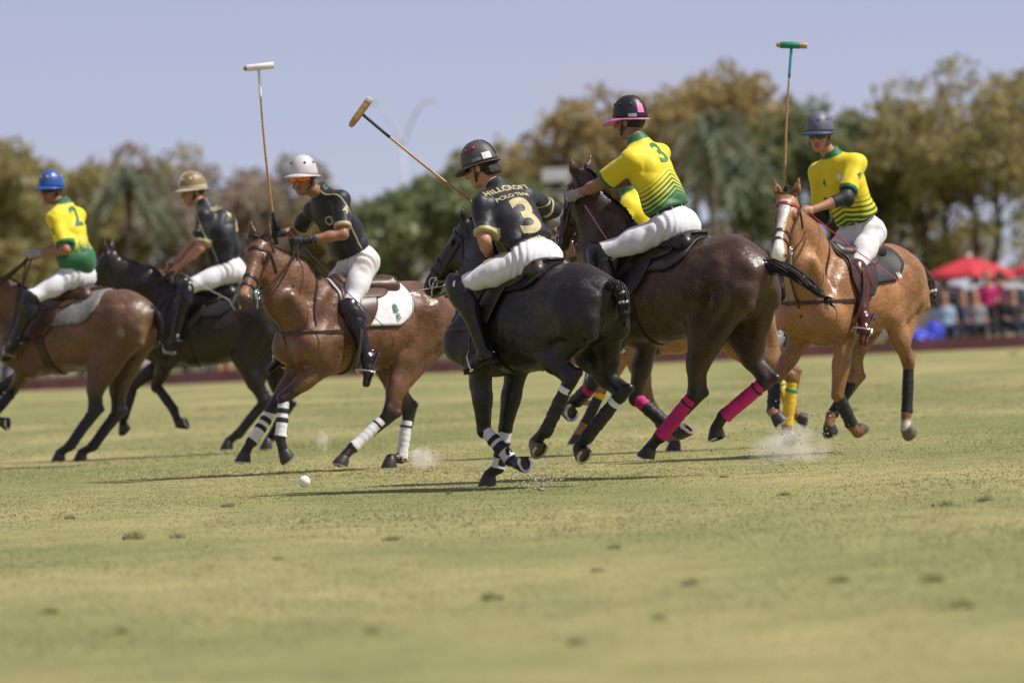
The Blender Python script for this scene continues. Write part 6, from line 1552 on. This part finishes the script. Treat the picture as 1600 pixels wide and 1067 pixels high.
# spectators
SHIRT = {n: mat('cloth_' + n, c, .8, noise=(8, .15)) for n, c in dict(magenta=(.48, .015, .14), wine=(.14, .012, .05), blue=(.06, .13, .36), navy=(.02, .03, .08), white=(.66, .66, .66), grey=(.22, .22, .23), olive=(.22, .22, .06), peach=(.55, .30, .20), sky=(.26, .38, .52), black=(.015, .015, .016), red=(.42, .03, .03)).items()}
M_CHAIR = mat('chair_canvas_blue', (.03, .05, .32), .7); M_FRAME = mat('chair_frame', (.3, .3, .3), .4, metal=.6)
def spectator(x, y, face, shirt, legs, label, sit=False, hair=M_HAIR, h=1.0, bare=False):
    r = empty('person', (x, y, 0), R(face)); tag(r, label, 'person', 'spectators beyond the boards'); z0 = .46 if sit else .90 * h
    pel = np.array([0, 0, z0]); nk = pel + np.array([-.06 if sit else 0, 0, .52 * h]); hd = nk + np.array([.03, 0, .19 * h])
    kn = [np.array([.42, s * .11, z0 + .02]) if sit else np.array([.02, s * .10, .47 * h]) for s in (-1, 1)]; an = [np.array([.44, s * .11, .08]) if sit else np.array([0, s * .11, .08]) for s in (-1, 1)]
    sh = [nk + np.array([0, s * .18, -.06]) for s in (-1, 1)]; el = [q + np.array([.04, s * .05, -.27]) for q, s in zip(sh, (-1, 1))]; ha = [q + np.array([.22, -s * .05, -.06]) if (sit or s > 0) else q + np.array([.05, 0, -.25]) for q, s in zip(el, (-1, 1))]
    lo, hi = (-.35, -.42, -.02), (.75, .42, 1.95); F = Field(lo, hi, .018)
    F.ell(hd + np.array([0, 0, .03]), (.095, .075, .115), .03); F.ell(hd + np.array([.03, 0, -.05]), (.06, .055, .06), .03); F.cone(hd + np.array([.09, 0, .0]), hd + np.array([.11, 0, -.03]), .012, .016, .01); F.cone(nk - np.array([0, 0, .05]), hd, .055, .05, .03); F.cone(pel, nk, .10, .11, .05)
    for i in (0, 1):
        F.cone(sh[i], el[i], .045, .038, .03); F.cone(el[i], ha[i], .036, .027, .02); F.ell(ha[i], (.045, .03, .04), .02)
        F.cone(pel + np.array([0, (i - .5) * .18, 0]), kn[i], .08, .052, .03); F.cone(kn[i], an[i], .052, .035, .03); F.cone(an[i] + np.array([-.03, 0, -.04]), an[i] + np.array([.15, 0, -.05]), .038, .032, .03)
    V, Q = F.mesh(1); mesh_np('body', V, Q, M_SKIN, r)
    F = Field(lo, hi, .018); F.ell(pel * .35 + nk * .65, (.125, .185, .22), .05); F.ell(pel * .8 + nk * .2, (.13, .17, .18), .05)
    for i in (0, 1): F.cone(sh[i], el[i] * .75 + sh[i] * .25, .06, .056, .04)
    F.cut(nk + np.array([0, 0, .02]), (0, 0, 1)); F.cut(pel + np.array([0, 0, -.04]), (0, 0, -1)); V, Q = F.mesh(1); mesh_np('shirt', V, Q, shirt, r)
    F = Field(lo, hi, .018); F.ell(pel, (.125, .175, .13), .05)
    for i in (0, 1):
        F.cone(pel + np.array([0, (i - .5) * .18, 0]), kn[i], .098, .068, .04)
        if not bare: F.cone(kn[i], an[i], .066, .052, .03)
    F.cut(pel + np.array([0, 0, .1]), (0, 0, 1)); V, Q = F.mesh(1); mesh_np('trousers', V, Q, legs, r)
    F = Field(lo, hi, .015); F.ell(hd + np.array([-.025, 0, .05]), (.10, .088, .11), .02); F.cone(hd + np.array([-.06, 0, 0]), hd + np.array([-.08, 0, -.16]), .07, .05, .03); F.cut(hd + np.array([.03, 0, 0]), (1, 0, -.5)); V, Q = F.mesh(0); mesh_np('hair', V, Q, hair, r)
    for i in (0, 1): mb = MB(); mb.box(an[i] + np.array([.06, 0, -.05]), (.26, .09, .07)); mb.build('shoe', M_SOLEB, r)
    return r
def camp_chair(x, y, face, label, m=None):
    r = empty('folding_chair', (x, y, 0), R(face)); tag(r, label, 'chair', 'folding chairs behind the boards'); mb = MB(); mb.box((.05, 0, .40), (.46, .52, .03)); mb.build('seat', m or M_CHAIR, r); mb = MB(); mb.box((-.22, 0, .68), (.03, .52, .48), Matrix.Rotation(R(-12), 3, 'Y')); mb.build('backrest', m or M_CHAIR, r)
    for sx in (-.2, .27):
        for sy in (-.25, .25): mb = MB(); mb.tube([(sx, sy, 0), (-sx * .6, sy, .40)], .014, 6); mb.build('leg', M_FRAME, r)
    for sy in (-.27, .27): mb = MB(); mb.box((.05, sy, .60), (.42, .05, .025)); mb.build('armrest', M_FRAME, r)
y_ = 176
for px, y, f, sh_, lg_, lb, sit in (
    (1545, 178, -80, 'magenta', 'black', 'dark-haired spectator in magenta under the red umbrella', False), (1507, 178, -95, 'navy', 'black', 'seated spectator in navy left of the magenta one', True), (1566, 179.6, 170, 'wine', 'black', 'spectator in a dark wine top right of the magenta one', False), (1585, 178, -70, 'black', 'navy', 'seated spectator in black near the right edge', True),  # dark clothes here partly stand in for the shade under the umbrella
    (1478, 176, -85, 'sky', 'navy', 'seated spectator in pale blue below the left rim of the umbrella', True), (1526, 174, -85, 'grey', 'black', 'seated spectator in grey below the umbrella', True),
    (70, 172, -90, 'sky', 'grey', 'seated spectator in pale blue under the brown pony\'s belly', True), (135, 173, -90, 'blue', 'navy', 'seated spectator in blue right of the brown pony\'s girth', True), (165, 172, -85, 'peach', 'grey', 'seated spectator in peach near the brown pony\'s hind legs', True), (310, 174, -90, 'navy', 'grey', 'seated spectator in navy behind the bent foreleg', True), (352, 172, -92, 'peach', 'peach', 'seated spectator in peach behind the near-black pony', True), (392, 173, -90, 'white', 'sky', 'seated spectator in white left of the bay pony\'s chest', True), (955, 174, -90, 'blue', 'navy', 'seated spectator in blue behind the pink wraps', True)):
    y = y - 12
    spectator(PX(px, y), y, f, SHIRT[sh_], SHIRT[lg_], lb, sit)
    if sit: camp_chair(PX(px, y) , y + .02, f, 'folding chair of the ' + lb.replace('seated ', ''), [M_CHAIR, SHIRT['navy'], SHIRT['blue']][int(px) % 3])
# blue tarpaulin bundle beside the car
F = Field((-1, -.6, 0), (1, .6, 1.5), .04); F.ell((-.25, 0, .35), (.65, .45, .38), .1); F.ell((.25, 0, .55), (.38, .3, .5), .1); F.ell((-.55, .1, .6), (.2, .3, .3), .1); F.warp(lambda X, Y, Z: .06 * np.sin(X * 14 + Z * 9) * np.sin(Z * 13 + Y * 11)); F.cut((0, 0, .0), (0, 0, -1)); V, Q = F.mesh(1)
o = mesh_np('tarpaulin', V, Q, mat('blue_tarp', (.05, .07, .62), .45)); o.location = (PX(1450, 162), 162, 0.01); o.scale = (.62, .62, .62); tag(o, 'bright blue tarpaulin heap left of the spectators', 'tarpaulin')

# ------------------------------------------------------------------ turf: grass blades, divots, dust
def grass_material():
    m = leaf_material('grass_blades', (.245, .280, .100), (.53, .475, .245), .35); return m
M_GRASS = grass_material()
rs = np.random.RandomState(11)
N_T = 120000
yy = 16 + (rs.beta(1.5, 2.2, N_T)) * 130; xx = rs.uniform(-1, 1, N_T) * (.076 * yy + 1.2)
NB = 3; n = N_T * NB
bx = np.repeat(xx, NB) + rs.normal(size=n) * .022; by = np.repeat(yy, NB) + rs.normal(size=n) * .03
patch = .5 + .5 * np.sin(bx * 1.3 + 2 * np.sin(by * .35)) * np.sin(by * .22 + 1.2 * np.sin(bx * .8))
hgt = rs.uniform(.005, .0145, n) * (.75 + .5 * patch); wid = rs.uniform(.0035, .008, n) * (.7 + by / 60); ang = rs.uniform(0, 6.28, n)
ln = rs.normal(size=(n, 2)) * hgt[:, None] * .55
V = np.zeros((n, 3, 3)); gz = .012 * np.sin(bx * .9 + by * .23) * np.sin(by * .31 + 1.0) - .010
V[:, 0] = np.stack([bx - np.cos(ang) * wid, by - np.sin(ang) * wid, gz], 1); V[:, 1] = np.stack([bx + np.cos(ang) * wid, by + np.sin(ang) * wid, gz], 1); V[:, 2] = np.stack([bx + ln[:, 0], by + ln[:, 1], gz + hgt], 1)
col = np.clip(.30 + .35 * (1 - patch) + rs.normal(size=n) * .22, 0, 1)
o = mesh_np('grass', V.reshape(-1, 3), np.arange(3 * n).reshape(n, 3), M_GRASS, None, smooth=False, attrs={'rnd': np.repeat(col, 3)}); tag(o, 'short cropped grass of the polo field', 'grass', kind='stuff')

M_DIRT = mat('torn_turf', (.15, .115, .062), .95, noise=(20, .5), bump=(30, .8, .02))
def divot(x, y, r, seed, label):
    rs = np.random.RandomState(seed); rt = empty('turf_divot', (x, y, ground_z(x, y))); tag(rt, label, 'divot', 'torn divots of turf lying on the grass'); F = Field((-r * 2, -r * 2, -.03), (r * 2, r * 2, r + .03), max(.006, r * .12))
    for i in range(6): F.ell((rs.normal() * r * .6, rs.normal() * r * .6, rs.uniform(0, .2) * r), (r * rs.uniform(.14, .34), r * rs.uniform(.14, .34), r * rs.uniform(.12, .34)), r * .1)
    F.warp(lambda X, Y, Z: r * .06 * np.sin(X * 9 / r + seed) * np.sin(Y * 8 / r)); V, Q = F.mesh(0); tag(mesh_np('clod', V, Q, M_DIRT, rt), kind='stuff')
    k = 70; a = rs.uniform(0, 6.28, k); rr = r * rs.uniform(.1, 1.1, k); h = rs.uniform(.4, 1.05, k) * r; px, py = np.cos(a) * rr, np.sin(a) * rr; w = r * .05
    V = np.stack([np.stack([px - w, py, 0 * h], 1), np.stack([px + w, py, 0 * h], 1), np.stack([px + rs.normal(size=k) * .4 * h, py + rs.normal(size=k) * .3 * h, h], 1)], 1).reshape(-1, 3)
    mesh_np('grass_tuft', V, np.arange(3 * k).reshape(k, 3), M_GRASS, rt, smooth=False, attrs={'rnd': np.repeat(rs.uniform(0, .7, k), 3)})['kind'] = 'stuff'
DL = ['largest grassy divot at the lower left, below the bay pony', 'small divot just left of and below the ball', 'tall grassy divot at the lower right', 'dark divot at the bottom centre right, left of the tall grassy one', 'divot between the tall grassy divot and the bottom centre one', 'divot below the black pony, lower middle', 'wide brown divot low in the middle of the picture', 'left one of two divots at the right edge of mid field', 'right one of two divots at the right edge of mid field', 'small divot below the pink wrapped hoof', 'small divot below the dust cloud', 'small divot below and right of the ball', 'small divot near the left edge of mid field', 'flat divot right of the chestnut pony\'s hooves', 'distant divot near the maroon boards at the right edge', 'small divot just right of the chestnut pony\'s forefoot', 'flat divot at the left edge near the bottom', 'flat divot low on the left, right of the one at the edge', 'broad divot at the bottom right corner', 'divot at the bottom, right of the middle', 'small divot below the ball, lower left middle', 'divot at the very bottom, middle', 'tiny divot left of the black pony\'s shadow', 'tiny divot right of the pink wraps', 'small divot right of the largest grassy one', 'divot at the very bottom, left of the middle']
DV = [(198, 842, .085), (348, 792, .05), (1442, 905, .10), (1060, 910, .09), (1296, 905, .075), (916, 888, .06), (745, 935, .09), (1465, 788, .055), (1528, 780, .06), (945, 853, .05), (1215, 770, .05), (600, 842, .05), (96, 812, .045), (1330, 640, .07), (1582, 555, .12), (1340, 670, .05), (60, 958, .07), (170, 985, .06), (1480, 950, .09), (1010, 966, .06), (420, 872, .05), (880, 1002, .07), (690, 770, .035), (1120, 745, .04), (265, 840, .05), (560, 985, .06)]
for i, (px, py, r) in enumerate(DV):
    v = py + .04366 * px; y = 11111.1 * 1.1 / (v - 535); where = 'near the bottom of the picture' if py > 900 else 'on the mid field' if py > 700 else 'far out on the field'
    size = 'large' if r > .08 else 'small' if r < .055 else 'medium'
    divot(PX(px, y), y, r * (.72 if py < 870 else .46), 300 + i, DL[i])

# dust kicked up by hooves: a thin volume and flying crumbs
def dust(c, r, label, seed, dens=1.6, n=240):
    rs = np.random.RandomState(seed); root = empty('dust_puff', (c[0], c[1], 0)); tag(root, label, 'dust', 'puffs of dust at the hooves')
    F = Field(-np.array(r) * 1.6 + [0, 0, c[2]], np.array(r) * 1.6 + [0, 0, c[2]], max(r) / 14)
    for i in range(9): F.ell(np.array([0, 0, c[2]]) + rs.normal(size=3) * np.array(r) * .38, np.array(r) * rs.uniform(.3, .6), max(r) * .25)
    V, Q = F.mesh(2); V[:, 2] = np.maximum(V[:, 2], .004); m = bpy.data.materials.new('dust_%d' % seed); m.use_nodes = True; nt = m.node_tree; N = nt.nodes
    for q in list(N): N.remove(q)
    ou = N.new('ShaderNodeOutputMaterial'); pv = N.new('ShaderNodeVolumePrincipled'); pv.inputs['Color'].default_value = (.93, .90, .86, 1); pv.inputs['Anisotropy'].default_value = .2
    tc = N.new('ShaderNodeTexCoord'); no = N.new('ShaderNodeTexNoise'); no.inputs['Scale'].default_value = 9 / max(r) * .22; no.inputs['Detail'].default_value = 5; nt.links.new(tc.outputs['Object'], no.inputs['Vector'])
    mr = N.new('ShaderNodeMapRange'); mr.inputs['From Min'].default_value = .36; mr.inputs['From Max'].default_value = .72; mr.inputs['To Min'].default_value = 0; mr.inputs['To Max'].default_value = dens; nt.links.new(no.outputs['Fac'], mr.inputs['Value']); mg = N.new('ShaderNodeMapping'); mg.inputs['Location'].default_value = (0, 0, -c[2] / (r[2] * 1.25)); mg.inputs['Scale'].default_value = (1 / (r[0] * 1.25), 1 / (r[1] * 1.25), 1 / (r[2] * 1.25)); gr = N.new('ShaderNodeTexGradient'); gr.gradient_type = 'SPHERICAL'; nt.links.new(tc.outputs['Object'], mg.inputs['Vector']); nt.links.new(mg.outputs[0], gr.inputs['Vector'])
    mm = N.new('ShaderNodeMath'); mm.operation = 'MULTIPLY'; nt.links.new(mr.outputs[0], mm.inputs[0]); nt.links.new(gr.outputs['Fac'], mm.inputs[1]); nt.links.new(mm.outputs[0], pv.inputs['Density']); nt.links.new(pv.outputs[0], ou.inputs['Volume'])
    o = mesh_np('cloud', V, Q, m, root)
    k = n; P = np.array([0, 0, c[2]]) + rs.normal(size=(k, 3)) * np.array(r) * .75; P[:, 2] = np.abs(P[:, 2]); s = rs.uniform(.002, .006, k) * rs.uniform(.5, 1.5, k); T4 = np.array([[1, 1, 1], [1, -1, -1], [-1, 1, -1], [-1, -1, 1]]); V = (P[:, None, :] + T4[None] * s[:, None, None]).reshape(-1, 3); b = np.arange(k)[:, None] * 4
    F4 = np.concatenate([b + np.array([q]) for q in ((0, 1, 2), (0, 3, 1), (0, 2, 3), (1, 3, 2))]); o = mesh_np('crumbs', V, F4, mat('dust_crumbs', (.40, .36, .28), .95), root, smooth=False); tag(o, kind='stuff')
def gp(px, py):
    v = py + .04366 * px; y = 11111.1 * 1.1 / (v - 535); return PX(px, y), y
x, y = gp(1240, 742); dust((x, y + 1.2, .17), (.26, .25, .17), 'dust cloud below the yellow wrapped hind legs', 1, 14, 200)
x, y = gp(650, 735); dust((x, y, .10), (.14, .15, .11), 'dust kicked up behind the bay pony\'s planted hind hoof', 2, 32, 90)
x, y = gp(497, 712); dust((x, y, .13), (.05, .06, .12), 'thin wisp of dust between the bay pony\'s legs', 3, 40, 15)
x, y = gp(835, 765); dust((x, y, .05), (.09, .08, .05), 'dark crumbs of soil by the black pony\'s forefeet', 4, .8, 160)
